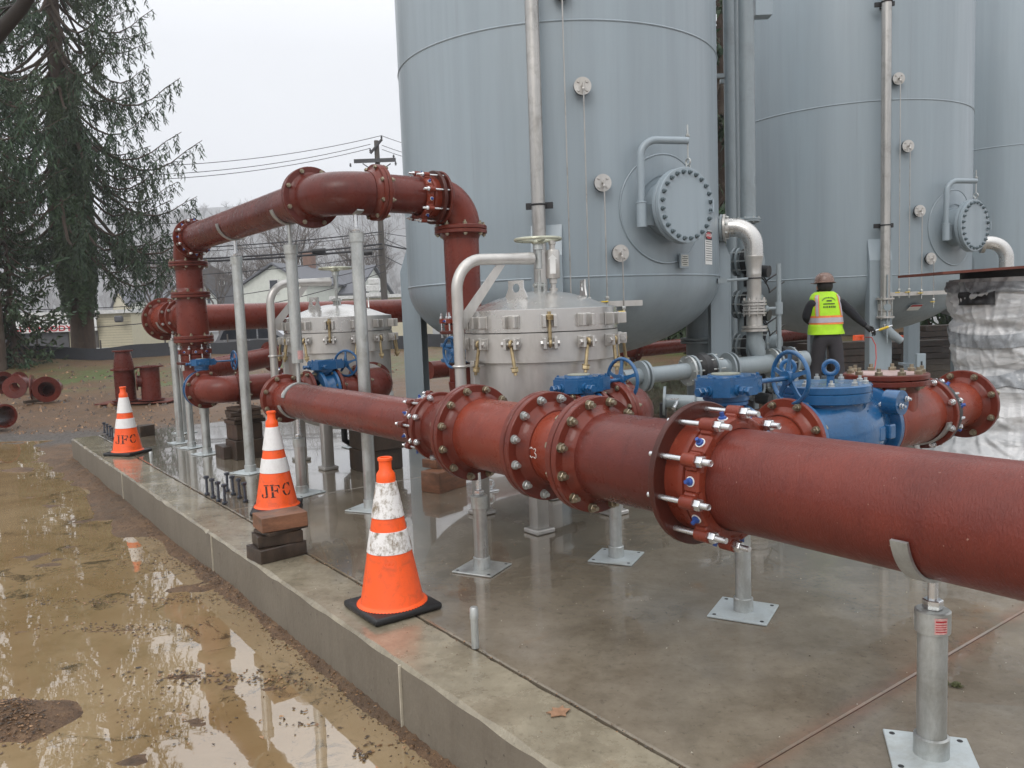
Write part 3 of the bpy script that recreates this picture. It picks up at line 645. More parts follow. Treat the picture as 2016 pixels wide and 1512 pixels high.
# far riser: stack of flanged fittings
pipe(root, W(A0, BR, 2.11), W(A0, BR, 1.74), R10, red, 'riser', 48)
pair(root, W(A0, BR, 2.085), Z, F10, R10, .026, rf, 8, br=.016); pair(root, W(A0, BR, 1.75), Z, F10, R10, .03, rf, 8, br=.016)
part('tee', MB().lathe(W(A0, BR, 1.27), Z, [(.158, 0), (.168, .1), (.158, .34), (.152, .46)], 48), red, root)
pair(root, W(A0, BR, 1.265), Z, F10 + .005, R10, .034, rf, 8, br=.016)
pipe(root, W(A0, BR, 1.24), W(A0, BR, .98), R10 - .01, rf, 'riser_spool', 40); adapter(root, W(A0, BR, .99), Z, F10 * .95, R10 - .012, 8, .16, ph=.2, mat=rf)
pipe(root, W(A0, BR, 1.0), W(A0, BR, .9), R10 - .02, rf, 'riser_spool', 40)
elbow(root, W(A0, BR + .0, .92), -Z, -U, .2, R10, red)
# branch of the tee towards the header elbow
pipe(root, W(A0, BR + .1, 1.52), W(A0, 9.58, 1.52), R10, red, 'branch', 40); pair(root, W(A0, 9.6, 1.52), U, F10, R10, .026, rf, 8, br=.016, bm=M['galv'])
# low elbow (in front of the wafer valve) and run to the coupling
BL = 8.73
flange(root, W(A0, 8.985, .72), -U, F10, R10, .03, rf, 8, br=.017)
elbow(root, W(A0, 8.98, .72), -U, V, .25, R10 + .004, red)
pair(root, W(2.78, BL, .72), V, F10 * .93, R10, .026, rf, 8, br=.015)
pipe(root, W(2.72, BL, .72), W(3.28, BL, .72), R10, red, 'low_spool', 48); adapter(root, W(3.33, BL, .72), -V, F10, R10, 8, .14, mat=rf)
pipe(root, W(3.33, BL, .72), W(3.55, BL, .72), R10, red, 'low_spool', 40)
gear_valve('butterfly_valve', W(A0, 9.04, .72), U, V, 'blue geared butterfly valve on the leftmost low elbow under the arch riser', .2, .1, .75, .1, 'blue butterfly valves with handwheels', shl=.2, wheelR=.1)
gear_valve('butterfly_valve', W(AR, BC, 1.13), Z, -V, 'blue geared butterfly valve upright on the riser, left of the nearer filter', .2, .15, .85, .05, 'blue butterfly valves with handwheels', shl=.12, wheelR=.115, up=-U)
# ------------------------------------------------------------------ header pipe behind
root = thing('header_pipe', W(A0, 10.9, 1.3), 'thick red header pipe running behind the posts, with a wide flange at its left end', 'pipeline')
R12 = .175
elbow(root, W(A0, 10.5, 1.5), U, V, .4, R12, red)
pair(root, W(A0, 10.5, 1.5), U, .26, R12, .03, rf, 12, br=.018, rp2=R12)
part('reducer', MB().lathe(W(A0, 10.49, 1.5), -U, [(R12, 0), (R12, .1), (R10 + .005, .42), (R10 + .005, .62)], 48), M['red_orange'], root)
flange(root, W(A0, 9.9, 1.51), U, F10, R10, .026, rf, 8, br=.016, bm=M['galv']); pipe(root, W(A0, 9.9, 1.51), W(A0, 9.63, 1.52), R10, rf, 'stub', 40)
pipe(root, W(A0 + .38, 10.9, 1.5), W(12.5, 10.9, 1.52), R12, M['red'], 'pipe', 56)
pair(root, W(7.4, 10.9, 1.51), V, .26, R12, .03, rf, 12)
for a in (5.1, 9.6): stand(W(a, 10.9, 0), 1.5 - R12, 'grey stand far behind under the red header pipe, ' + ('left of' if a < 6 else 'behind') + ' the big tank', R12, V, .3, group=None)
# red pipes low behind and under the tanks
root = thing('low_pipe', W(8, 11.3, .5), 'low dark red pipe seen beneath the big tanks, with a bolted joint', 'pipeline')
pipe(root, W(6.0, 10.2, .62), W(16, 10.2, .72), .13, M['red'], 'pipe', 32); pair(root, W(10.2, 10.2, .66), V, .2, .13, .03, M['red_dark'], 8); pair(root, W(8.1, 10.2, .64), V, .2, .13, .03, M['red_dark'], 8)
# loose pipe on the slab behind the low elbow
root = thing('pipe_spool', W(3.0, 10.9, .45), 'red flanged pipe running behind the low elbow, ending in an open flange', 'pipe')
p0 = ona(470, 735, 3.0); pipe(root, W(2.7, 10.0, .86), W(3.75, 10.45, .96), .13, M['red'], 'pipe', 32); d = (W(3.75, 10.45, .96) - W(2.7, 10.0, .86)).normalized(); flange(root, W(3.75, 10.45, .96), -d, .2, .13, .025, rf, bolts=False)
# ------------------------------------------------------------------ valve groups for the filters and the check valve line
def filt_branch(aa, bb, ae, first, lab):
    root = thing('branch_pipe', W(ae, bb, .6), lab, 'pipe')
    pipe(root, W(aa + .14, bb, ZM), W(ae - .16, bb, ZM), R10 * .9, M['red'], 'spool', 40)
    flange(root, W(aa + .085, bb, ZM), V, F10, R10, .028, rf, 8, br=.016); 
    pair(root, W(ae - .18, bb, ZM + .02), V, F10, R10, .028, rf, 8, br=.016)
    elbow(root, W(ae - .17, bb, ZM + .02), V, U, .25, R10 + .02, M['red'])
    flange(root, W(ae + .08, bb + .27, ZM + .02), -U, F10, R10, .028, rf, 8); return root
filt_branch(3.05, 3.5, 3.5, 1, 'red elbow turning into the front stainless filter, behind the thick pipeline')
gear_valve('butterfly_valve', W(3.05, 3.5, ZM), V, V, 'blue geared butterfly valve in front of the nearer stainless filter', .2, .15, 1.0, .03, 'blue butterfly valves with handwheels', shl=.13, wheelR=.125)
filt_branch(2.9, 6.78, 3.42, 2, 'red elbow turning into the rear stainless filter, behind a white striped cone')
gear_valve('butterfly_valve', W(2.9, 6.78, ZM), V, V, 'blue geared butterfly valve in front of the rear stainless filter', .2, .15, .9, .05, 'blue butterfly valves with handwheels', shl=.03, wheelR=.115, wn=Vector((.3, .95, 0)))
gear_valve('butterfly_valve', W(2.99, 2.4, ZM), V, V, 'largest looking blue geared butterfly valve, beside the blue check valve', .2, .15, 1.0, .085, 'blue butterfly valves with handwheels', shl=.27, wheelR=.128, wn=Vector((.93, .37, 0)))
# check valve line
cl = lambda a, z=.75: W(a, 2.4, z)
root = thing('red_reducer', cl(3.3, .55), 'short red flanged spool between the near blue valve and the blue check valve', 'pipe')
pipe(root, cl(3.1), cl(3.44), R10 * .92, M['red_orange'], 'spool', 48); flange(root, cl(3.475), -V, .213, R10, .03, M['red_orange'], 8, br=.018); flange(root, cl(3.08), V, F10, R10, .028, rf, 8, br=.016)
root = thing('check_valve', cl(3.78, .5), 'large blue check valve with a round bolted cover and two lifting eyes', 'valve')
bl = M['blue']; part('body', MB().lathe(cl(3.48), V, [(.12, 0), (.2, 0), (.205, .004), (.205, .026), (.2, .03), (.15, .036), (.17, .1), (.235, .2), (.245, .34), (.235, .46), (.19, .58), (.16, .67), (.2, .674), (.215, .68), (.215, .71), (.21, .715), (.12, .715)], 56), bl, root)
part('bonnet', MB().lathe(cl(3.78, .7), Z, [(.21, -.02), (.205, .215), (.23, .22), (.235, .225), (.235, .268), (.23, .272)], 56), bl, root)
cv = part('cover', MB().lathe(cl(3.78, .973), Z, [(.231, 0), (.235, .004), (.235, .034), (.229, .04), (0, .04)], 56), bl, root)
for i in range(10):
    a = 2 * PI * i / 10 + .2; inst('bolt', boltmesh(.08, .016, M['galv']), cv, frame(cl(3.78, .973) + (U * math.cos(a) + V * math.sin(a)) * .2, Z))
for da, db in ((.03, -.02), (-.02, .2)):
    c = cl(3.78 + da, 1.013) + U * db; e = part('lifting_eye', MB().cyl(c, c + Z * .035, .02, n=14).torus(c + Z * .078, Vector((.4, .9, 0)), .034, .012, 24, 10), bl, root)
fb = flange(root, cl(4.193), -V, .213, .15, .001, bl, 8, br=.019, bm=M['galv'], hub=.004)
part('hinge_boss', MB().cyl(cl(4.06, .9) - U * .19, cl(4.06, .9) - U * .27, .065, n=24), bl, root); 
for dz in (-.025, .03): inst('bolt', boltmesh(.1, .014, M['zinc']), root, frame(cl(4.06 + dz, .9 + dz * .6) - U * .225, -U))
for k in (0, 1):
    for z in (.63, .75): part('cast_lug', MB().box(cl(3.93 + k * .1, z) - U * .19, .055, .1, .075, V, U, Z, .006), bl, root)
part('flow_arrow', MB().prism([(-.06, 0), (-.02, .03), (-.02, .012), (.05, .012), (.05, -.012), (-.02, -.012), (-.02, -.03)], cl(3.86, .85) - U * .205, V, Z, -U * .008), bl, root)
root = thing('red_tee', cl(4.42, .5), 'red flanged tee with a blind flange on top, right of the blue check valve', 'pipe fitting')
mt = M['red_orange']; flange(root, cl(4.2), V, .213, .16, .024, mt, bolts=False)
part('body', MB().lathe(cl(4.22), V, [(.165, 0), (.175, .05), (.175, .5), (.165, .55)], 56), mt, root)
part('branch', MB().lathe(cl(4.39, .76), Z, [(.165, 0), (.165, .2)], 56), mt, root)
flange(root, cl(4.39, .985), -Z, .225, .165, .03, M['red_flange'], bolts=False)
bf = flange(root, cl(4.39, .989), Z, .225, .02, .03, M['red_flange'], 10, gap=.004, br=.021, hub=.001, bm=M['bolt'], rbc=.185)
part('pale_top', MB().lathe(cl(4.39, 1.0192), Z, [(0, .0016), (.15, .0016), (.19, .0008)], 30), simple('pale_mottle', (.42, .3, .28), .4, 0, .5, 8), bf)  # mottled pale disc laid on top of the blind flange
flange(root, cl(4.815), -V, .215, .16, .028, M['red_flange'], 8, br=.018, bm=M['zinc'], gap=.03)
root = thing('pipe_coupling', cl(4.9, .55), 'black restrained coupling ring with blue set screws on the short red pipe', 'coupling')
k = MB().lathe(cl(4.825), V, [(R10 + .002, 0), (.21, 0), (.21, .022), (.19, .03), (R10 + .05, .035), (R10 + .045, .09), (R10 + .002, .1)], 48); part('ring', k, M['black'], root)
for i in range(8):
    a = 2 * PI * i / 8 + .25; d = U * -math.cos(a) + Z * math.sin(a); q = cl(4.9) + d * .18
    s_ = part('set_screw', MB().lathe(q, (d + V * .4).normalized(), [(0, 0), (.018, 0), (.016, .014), (.01, .016), (.009, .03), (0, .03)], 8), M['bluebolt'], root)
    part('washer', MB().lathe(q, (d + V * .4).normalized(), [(0, -.003), (.03, -.003), (.03, .003), (0, .003)], 18), M['white'], s_)
    q = cl(4.8) + (U * -math.cos(a + .39) + Z * math.sin(a + .39)) * .19; part('threaded_rod', MB().cyl(q, q + V * .12, .009, n=10), M['zinc'], root)
root = thing('end_pipe', cl(5.1, .5), 'short red pipe with a wide open flange, touching the plastic wrapped equipment', 'pipe')
pipe(root, cl(4.84), cl(5.3), R10, M['red_orange'], 'spool', 56); flange(root, cl(5.34), -V, .215, R10, .03, M['red_flange'], 8, br=.019, bm=M['bolt'], gap=.001)
stand(cl(4.75, 0), .75 - .175, 'short stand under the red tee, half hidden by the thick pipe', .175, V, .2, r=.035)
# ------------------------------------------------------------------ stands
ST = 'short pipe stands under the foreground pipeline'; TP = 'tall posts under the raised arch'
stand(W(A0, 1.19), ZM - R14, 'nearest pipe stand at the lower right corner, a pink label on its collar', R14, U, .62, .043, .25, group=ST, sticker=True, gap=.105)
stand(W(A0, 3.7), ZM - R14 - .0, 'pipe stand right of the front cone, dull gold square base plate', R14, U, .45, .04, .25, group=ST, dark=True, gap=.16, sad=False, col='steel_pipe')
stand(W(A0, 6.34), ZM - R10, 'pipe stand at the left end of the pipeline, behind the lettered middle cone', R10, U, .35, .045, .27, group=ST, gap=.17, col='steel_pipe')
stand(W(3.01, 2.33), .6, 'pipe stand with a pale diamond base below the silver rod coupling', R10, V, .42, .036, .27, group=ST, sad=False)
stand(W(3.15, 3.33), .6, 'pipe stand with a pale blue base behind the middle flanges', R10, V, .5, .036, .26, group=ST, sad=False)
stand(W(A0, 9.06), .72 - R10, 'short stand under the low left elbow, fourth of the left cluster', R10, U, .2, .045, .26, group=ST, sad=False, gap=.06)
stand(W(2.458, 9.67), 1.36 - .1, 'tall post just behind the far riser, third of the left cluster', R10, U, .3, .04, .24, group=TP, sad=False, gap=.3)
stand(W(A0, 10.17), 1.5 - R10 - .02, 'leftmost tall post, holding the flanged end of the red header pipe', R10 + .02, U, .1, .043, .24, group=TP, gap=.1)
stand(W(2.73, 11.05), 1.2, 'tall post second from left, mostly hidden behind its neighbour', R12, V, .25, .043, .24, group=TP, sad=False, gap=.05)
stand(W(A0, 7.63), ZA - R10, 'tall post left of the middle cone, carrying the sloping looking overhead pipe', R10, U, .4, .046, .28, group=TP, gap=.16, wide=85)
stand(W(2.648, BC), ZA - R10 - .005, 'tall post in front of the overhead elbow, standing behind the front cone', R10 + .05, V, .5, .046, .28, group=TP, gap=.14, sad=True, wide=25)
# the post that hangs between overhead pipe and pipeline
b = W(A0, 6.27, ZM + R10); root = thing('hanging_post', b, 'tall post clamped between the overhead pipe and the thin spool below', 'pipe stand', TP)
z1 = ZA - R10 - .17
part('post', MB().cyl(b + Z * .17, Vector((b.x, b.y, z1)), .046, n=28), M['galv'], root)
part('top_collar', MB().lathe(Vector((b.x, b.y, z1)), Z, [(.0465, -.07), (.055, -.07), (.055, 0), (0, .001)], 28), M['galv'], root)
part('jack_rod', MB().cyl(Vector((b.x, b.y, z1)), Vector((b.x, b.y, ZA - R10 - .006)), .016, n=14).cyl(b + Z * .012, b + Z * .17, .016, n=14), M['galv'], root)
part('label', MB().lathe(b + Z * .2, Z, [(.0475, 0), (.0475, .07)], 20, a0=2.6, a1=5.0), M['label_pink'], root)
def saddle(c, pr, ax, up, w=1.5, hw=.026, th=.011):
    sd = up.cross(ax).normalized(); n = 20; vs = []; fs = []
    for i in range(n + 1):
        a = -w + 2 * w * i / n; d = sd * math.sin(a) + up * math.cos(a)
        for rr, k in ((pr + .001, -hw), (pr + .001, hw), (pr + th, hw), (pr + th, -hw)): vs.append(c + d * rr + ax * k)
    for i in range(n):
        for j in range(4): fs.append((i * 4 + j, i * 4 + (j + 1) % 4, i * 4 + 4 + (j + 1) % 4, i * 4 + 4 + j))
    mb = MB(); mb.add(vs, fs + [(0, 1, 2, 3), (n * 4, n * 4 + 1, n * 4 + 2, n * 4 + 3)]); return mb
part('saddle', saddle(W(A0, 6.27, ZM), R10, U, Z, 1.3), M['galv'], root); part('saddle', saddle(W(A0, 6.27, ZA), R10, U, -Z, 1.3), M['galv'], root)
# ------------------------------------------------------------------ stainless filters
SS, LID = M['stainless'], M['lid']
def filt(a, b, label, relief):
    c = W(a, b); root = thing('filter_vessel', c, label, 'filter', 'stainless filters with bolted lids'); R = .505; Rb = .53
    part('shell', MB().lathe(c, Z, [(0, .33), (.2, .345), (.38, .42), (.48, .53), (R, .64), (R, 1.113)], 96), SS, root)
    part('lower_ring', MB().lathe(c, Z, [(R, 1.11), (Rb - .003, 1.11), (Rb, 1.113), (Rb, 1.298), (Rb - .002, 1.3), (.4, 1.3)], 96), SS, root)
    lid = part('lid', MB().lathe(c, Z, [(.4, 1.306), (Rb - .002, 1.306), (Rb, 1.308), (Rb, 1.45), (Rb - .006, 1.454), (.47, 1.464), (.4, 1.492), (.3, 1.528), (.2, 1.556), (.1, 1.572), (0, 1.577)], 96), LID, root)
    part('gasket', MB().lathe(c, Z, [(.42, 1.2995), (Rb - .012, 1.2995), (Rb - .012, 1.3065), (.42, 1.3065)], 64), M['dark'], root)
    part('weld_seam', MB().torus(c + Z * .9, Z, R - .001, .004, 96, 6), SS, root) if False else None
    n = 14
    for i in range(n):
        t = 2 * PI * i / n + .1; d = V * math.cos(t) + U * math.sin(t); s = Z.cross(d)
        up = MB()
        for k in (-1, 1): up.box(c + d * (Rb + .03) + s * .034 * k + Z * 1.375, .062, .02, .075, d, s, Z, .003)
        up.box(c + d * (Rb + .003) + Z * 1.375, .008, .1, .085, d, s, Z, .002); part('upper_lug', up, SS, root)
        lo = MB()
        for k in (-1, 1): lo.box(c + d * (Rb + .03) + s * .034 * k + Z * 1.235, .062, .02, .07, d, s, Z, .003)
        lo.box(c + d * (Rb + .003) + Z * 1.235, .008, .1, .08, d, s, Z, .002)
        pin = c + d * (Rb + .036) + Z * 1.235; lo.cyl(pin - s * .055, pin + s * .055, .011, n=10).hexa(pin + s * .044, s, .02, .016).hexa(pin - s * .062, s, .02, .018)
        part('lower_lug', lo, SS, root)
        sw = .2 * math.sin(i * 1.7); dn = (-Z + s * sw + d * .1).normalized()
        if i % n == 9: dn = Z
        eb = MB().torus(pin, s, .018, .011, 18, 8).cyl(pin + dn * .02, pin + dn * .2, .0115, n=12).hexa(pin + dn * .155, dn, .024, .026).cyl(pin + dn * .148, pin + dn * .153, .026, n=16)
        part('swing_bolt', eb, M['gold'], root)
    # lifting eyes on the lid
    for t in (PI * 1.12, PI * 1.85):
        d = V * math.cos(t) + U * math.sin(t); q = c + d * .31 + Z * 1.51; s = Z.cross(d)
        poly = [(-.085, 0), (-.055, .1), (-.03, .13), (.03, .13), (.055, .1), (.085, 0)]
        g = MB(); hole = arc((0, 0, 0), X, Y, .03, 0, 2 * PI, 12)[:-1]; hp = [(p.x, p.y + .085) for p in hole]
        out = []
        for k in range(12):
            an = 2 * PI * k / 12; x, y = math.cos(an), math.sin(an); w = .085 if y < -.3 else .058
            out.append((max(-w, min(w, x * .12)), max(0, min(.135, .085 + y * .12))))
        vs = []
        for off in (-.006, .006):
            for x, y in hp + out: vs.append(q + s * x + Z * y + d * off)
        fs = []
        for k in range(12):
            k2 = (k + 1) % 12; fs += [(k, k2, 12 + k2, 12 + k), (24 + k, 36 + k, 36 + k2, 24 + k2), (12 + k, 12 + k2, 36 + k2, 36 + k), (k, 24 + k, 24 + k2, k2)]
        g.add(vs, fs); part('lifting_lug', g, LID, root)
    # davit arm
    pc = c - V * .68; rr = .037; bend = .2
    pts = [pc + Z * .62, pc + Z * 1.2, pc + Z * 1.58] + arc(pc + Z * 1.59 + V * bend, -V, Z, bend, 0, PI / 2, 10) + [pc + V * .4 + Z * 1.795, c + Z * 1.8 - V * .06]
    part('davit_arm', MB().tube(pts, [rr] * (len(pts) - 2) + [rr, rr * 1.15], 20), SS, root)
    part('gusset', MB().prism([(.0, 1.44), (.29, 1.755), (.36, 1.755), (0, 1.33)], pc + V * .03 - U * .005, V, Z, U * .01), SS, root)
    br = MB().torus(pc + Z * 1.1, Z, rr + .006, .009, 24, 8).box(pc + V * .1 + Z * 1.1, .16, .06, .012, V, U, Z).torus(pc + Z * .72, Z, rr + .006, .009, 24, 8).box(pc + V * .1 + Z * .72, .16, .06, .012, V, U, Z).box(pc + V * .115 + Z * .92, .05, .04, .42, V, U, Z, .004)
    part('davit_bracket', br, SS, root)
    hc = c + Z * 1.8
    part('jack_screw', MB().cyl(c + Z * 1.577, c + Z * 1.72, .013, n=12).cyl(hc - Z * .07, hc + Z * .06, .024, n=18).cyl(hc + Z * .06, hc + Z * .12, .036, .03, n=18).box(c + Z * 1.6 - V * .025, .012, .05, .07, V, U, Z, .003).box(c + Z * 1.6 + V * .025, .012, .05, .07, V, U, Z, .003).cyl(c + Z * 1.615 - V * .05, c + Z * 1.615 + V * .05, .013, n=12), M['galv'], root)
    handwheel(root, hc + Z * .13, Z, .155, M['indpale'], 4, 'lid_handwheel', rt=.012)
    if relief:
        q = c + V * .1 - U * .03 + Z * 1.572; part('relief_valve', MB().lathe(q, Z, [(0, 0), (.03, 0), (.03, .02), (.018, .025), (.018, .05), (.026, .055), (.026, .085), (.046, .09), (.05, .1), (.05, .27), (.044, .285), (.02, .29), (.02, .32), (.025, .325), (.025, .35), (0, .35)], 28), M['stainless'], root)
        d = (-q.normalized()); d.z = 0; d.normalize(); s = Z.cross(d); f0 = q + d * .051 + Z * .12
        part('arrow_label', MB().prism([(-.02, 0), (.02, 0), (.02, .1), (.032, .1), (0, .135), (-.032, .1), (-.02, .1)], f0, s, Z, d * .001), M['label_white'], root)
    # legs, bottom nozzle, drain
    for i in (-1, 1):
        for j in (-1, 1):
            q = c + V * .335 * i + U * .335 * j
            lg = part('leg', MB().box(q + Z * .36, .095, .095, .66, V, U, Z, .008, 2), SS, root); part('foot_plate', MB().box(q + Z * .016, .15, .15, .03, V, U, Z, .006), SS, lg)
    part('bottom_nozzle', MB().tube([c + Z * .36, c + Z * .2 + U * 0, c + Z * .16 + V * .06, c + Z * .15 + V * .2, c + Z * .15 + V * .34], .032, 14).torus(c + Z * .15 + V * .25, V, .034, .01, 16, 6), M['dark'], root)
    part('side_nozzle', MB().cyl(c - U * .45 + Z * .8, c - U * .62 + Z * .8, R10 - .01, n=32).lathe(c - U * .62 + Z * .8, U, [(.1, 0), (.2, 0), (.2, .026), (.1, .026)], 40), SS, root)
    return root
M['indpale'] = simple('pale_cast_handwheel', (.42, .43, .34), .35, .35, .25, 20)
filt(3.5, 4.4, 'nearer and larger looking stainless filter vessel with a bolted lid, behind the foreground pipeline', True)
filt(3.4, 7.53, 'farther stainless filter vessel with a bolted lid, behind the three thin posts', False)
# ------------------------------------------------------------------ big grey tanks
TK = M['tank']; RT = 1.83
def azd(deg): return Vector((math.sin(math.radians(deg)), math.cos(math.radians(deg)), 0))
def tank(cx, cy, label, full=True, ports=(), ztop=6.65):
    c = Vector((cx, cy, 0)); root = thing('filter_tank', c, label, 'tank', 'big grey pressure tanks on legs')
    zl, zu = 1.75, 4.163; pr = [(0, zl - .915)] + [(RT * math.sin(t), zl - .915 * math.cos(t)) for t in [PI / 2 * i / 16 for i in range(1, 16)]] + [(RT, zl), (RT, ztop)] + [(RT * math.cos(t), ztop + .7 * math.sin(t)) for t in [PI / 2 * i / 10 for i in range(1, 10)]] + [(0, ztop + .7)]
    part('shell', MB().lathe(c, Z, pr, 160), TK, root, sharp=50)
    for z in (zl, zu, ztop): part('weld_seam', MB().torus(c + Z * z, Z, RT - .002, .011, 160, 6), TK, root)
    for az in ((188, 98, 278, 8) if full else (188, 278)):
        d = azd(az); s = Z.cross(d); q = c + d * (RT + .04); h = 1.96; w = .3
        g = MB().box(q + d * .07 + Z * (h / 2), .02, w, h, d, s, Z, .003)
        for k in (-1, 1): g.box(q - d * .045 + s * (w / 2 - .008) * k + Z * (h / 2), .21, .016, h, d, s, Z, .002)
        g.add([q + d * .08 - s * w / 2 + Z * h, q + d * .08 + s * w / 2 + Z * h, q - d * .025 + s * w / 2 + Z * (h + .3), q - d * .025 - s * w / 2 + Z * (h + .3), q - d * .12 - s * w / 2 + Z * (h), q - d * .12 + s * w / 2 + Z * h], [(0, 1, 2, 3), (0, 3, 4), (1, 5, 2)])
        g.box(q + d * .0 + Z * .012, .34, w + .1, .022, d, s, Z); part('leg', g, TK, root, sharp=25)
    # manway
    mz = 2.4; d = azd(148.5); s = Z.cross(d); mw = c + Z * mz
    part('reinforcing_pad', MB().lathe(c + Z * mz + d * (math.sqrt(RT ** 2 - .52 ** 2) - .12), d, [(.46, .0), (.5, .02), (.5, .155), (.49, .16), (.33, .19)], 64), TK, root) if False else None
    vs = []; fs = []; n = 72                                   # pad follows the shell
    for i in range(n):
        t = 2 * PI * i / n
        for rr, off in ((.535, -.002), (.535, .008), (.525, .011), (.33, .011)):
            x = rr * math.cos(t); y = rr * math.sin(t); aa = math.radians(148.5) + x / RT; vs.append(c + Vector((math.sin(aa), math.cos(aa), 0)) * (RT + off) + Z * (mz + y))
    for i in range(n):
        for j in range(3): k = (i + 1) % n; fs.append((i * 4 + j, k * 4 + j, k * 4 + j + 1, i * 4 + j + 1))
    g = MB(); g.add(vs, fs); part('reinforcing_pad', g, TK, root, sharp=50)
    part('pad_weld', MB().tube([vs[i * 4 + 1] for i in range(n)] + [vs[1]], .009, 6), TK, root)
    part('manway_neck', MB().cyl(mw + d * (RT - .15), mw + d * (RT + .2), .27, n=56), TK, root)
    mf = part('manway_flange', MB().lathe(mw + d * (RT + .2), d, [(.25, 0), (.36, 0), (.363, .003), (.363, .042), (.36, .045), (.25, .045)], 72), TK, root)
    part('gasket', MB().lathe(mw + d * (RT + .245), d, [(.25, 0), (.35, 0), (.35, .006), (.25, .006)], 56), M['dark'], root)
    cv = part('manway_cover', MB().lathe(mw + d * (RT + .251), d, [(.36, 0), (.363, .003), (.363, .042), (.358, .046), (0, .046)], 72), TK, root)
    me = boltmesh(.05, .0205, M['tankbolt'])
    for i in range(24):
        t = 2 * PI * (i + .5) / 24; inst('bolt', me, cv, frame(mw + d * (RT + .27) + (s * math.cos(t) + Z * math.sin(t)) * .318, d))
    hd = mw + d * (RT + .3) + s * .3; part('cover_handle', MB().tube([hd - Z * .06, hd - Z * .06 + d * .05, hd + Z * .06 + d * .05, hd + Z * .06], .009, 10), TK, root) if True else 0
    dv = mw - s * .42 + d * (RT + .12); top = dv + Z * .46
    pts = [dv - Z * .16, dv + Z * .3] + arc(dv + Z * .46 + (d * .35 + s * .94).normalized() * .16, -(d * .35 + s * .94).normalized(), Z, .16, 0, PI / 2, 8) + [mw + d * (RT + .27) + Z * .62 + s * .05]
    part('davit_arm', MB().tube(pts, .036, 18), TK, root)
    part('davit_socket', MB().cyl(dv - Z * .2, dv + Z * .03, .05, n=20).box(dv + s * .07 - Z * .08, .03, .14, .2, d, s, Z).torus(dv + Z * .03, Z, .048, .007, 20, 6), TK, root)
    e = pts[-1]; ey = Vector((e.x, e.y, mz + .42)); part('eye_bolt', MB().cyl(ey + Z * .03, e + Z * .15, .008, n=8).hexa(e + Z * .036, Z, .02, .024).torus(ey, d.cross(Z), .03, .009, 20, 8).torus(ey - Z * .045, d, .022, .008, 16, 8), M['galv'], root)
    # sampling ports with thin tubes
    sp = c + azd(176) * (RT + .2)
    for (az, z, zend, side) in ports:
        d2 = azd(az); s2 = Z.cross(d2); q = c + d2 * RT + Z * z
        p = MB().cyl(q - d2 * .05, q + d2 * .09, .04, n=20).lathe(q + d2 * .06, d2, [(.03, 0), (.083, 0), (.083, .016), (.03, .016)], 32); po = part('sample_port', p, M['dark'], root)
        pl = MB().lathe(q + d2 * .08, d2, [(0, 0), (.083, 0), (.083, .018), (0, .018)], 32)
        for i in range(4): t = PI / 4 + PI / 2 * i; pl.hexa(q + d2 * .098 + (s2 * math.cos(t) + Z * math.sin(t)) * .058, d2, .014, .011)
        pl.cyl(q + d2 * .098, q + d2 * .14, .013, n=10).cyl(q + d2 * .14 + Z * .018, q + d2 * .14 - Z * .05, .012, n=10).hexa(q + d2 * .14 - Z * .045, Z, .015, .02); part('port_plate', pl, M['stainless'], root)
        tq = q + d2 * .14; part('sample_tube', MB().cyl(tq - Z * .05, Vector((tq.x, tq.y, zend)), .0065, n=8), M['steel_pipe'], root)
        vq = Vector((tq.x, tq.y, zend)); vv = part('sample_valve', MB().cyl(vq, vq - Z * .08, .013, n=10).hexa(vq - Z * .03, Z, .019, .03).cyl(vq - Z * .08, vq - Z * .13, .007, n=8), M['galv'], root)
        part('valve_handle', MB().box(vq - Z * .05 - s2 * .03 + d2 * .018, .07, .018, .012, s2, d2, Z, .003), M['yellow'], vv)
    # strapped drain pipe in front of the leg
    d = azd(188); q = c + d * (RT + .3) + Z * 0
    return root
M['tankbolt'] = simple('grey_painted_bolt', (.12, .155, .17), .4, .3, .2, 20)
M['yellow'] = simple('yellow_handle', (.6, .42, .03), .4, 0, .15, 20)
T1 = (.645, 9.717); T2 = (5.496, 13.277); T3 = (10.347, 16.837)
zs = 1.55
tk1 = tank(*T1, 'nearest huge grey tank with a round bolted manway, filling the top middle', ports=((181.4, 4.4, zs + .02, 1), (176.3, 3.53, zs, 1), (171.2, 2.63, zs, 1), (166.4, 1.96, 1.45, 1)))
tk2 = tank(*T2, 'second huge grey tank, behind the worker in the yellow vest', ports=((181, 4.42, 1.55, 1), (176.9, 3.51, 1.55, 1), (171.5, 2.62, 1.53, 1), (165.9, 1.957, 1.4, 1)))
tk3 = tank(*T3, 'farthest grey tank, a strip of it cut by the right edge', full=True, ztop=8.6)
# sample drip shelf, labels, nameplate
def text_mb(txt, size, fn, font=None, bold=0.0, ext=0.0):
    cu = bpy.data.curves.new('t', 'FONT'); cu.body = txt; cu.size = size; cu.resolution_u = 3; cu.offset = bold
    ob = bpy.data.objects.new('t', cu); COL.objects.link(ob); dg = bpy.context.evaluated_depsgraph_get(); me = ob.evaluated_get(dg).to_mesh()
    vs = [v.co.copy() for v in me.vertices]; fs = [tuple(p.vertices) for p in me.polygons]; ob.evaluated_get(dg).to_mesh_clear(); bpy.data.objects.remove(ob); bpy.data.curves.remove(cu)
    w = max((v.x for v in vs), default=0); mb = MB(); mb.add([fn(v.x - w / 2, v.y) for v in vs], fs); return mb, w
def wrap(T, az0, z0, off, R=RT):
    def fn(x, y):
        a = math.radians(az0) - x / R; return Vector((T[0] + math.sin(a) * (R + off), T[1] + math.cos(a) * (R + off), z0 + y))
    return fn
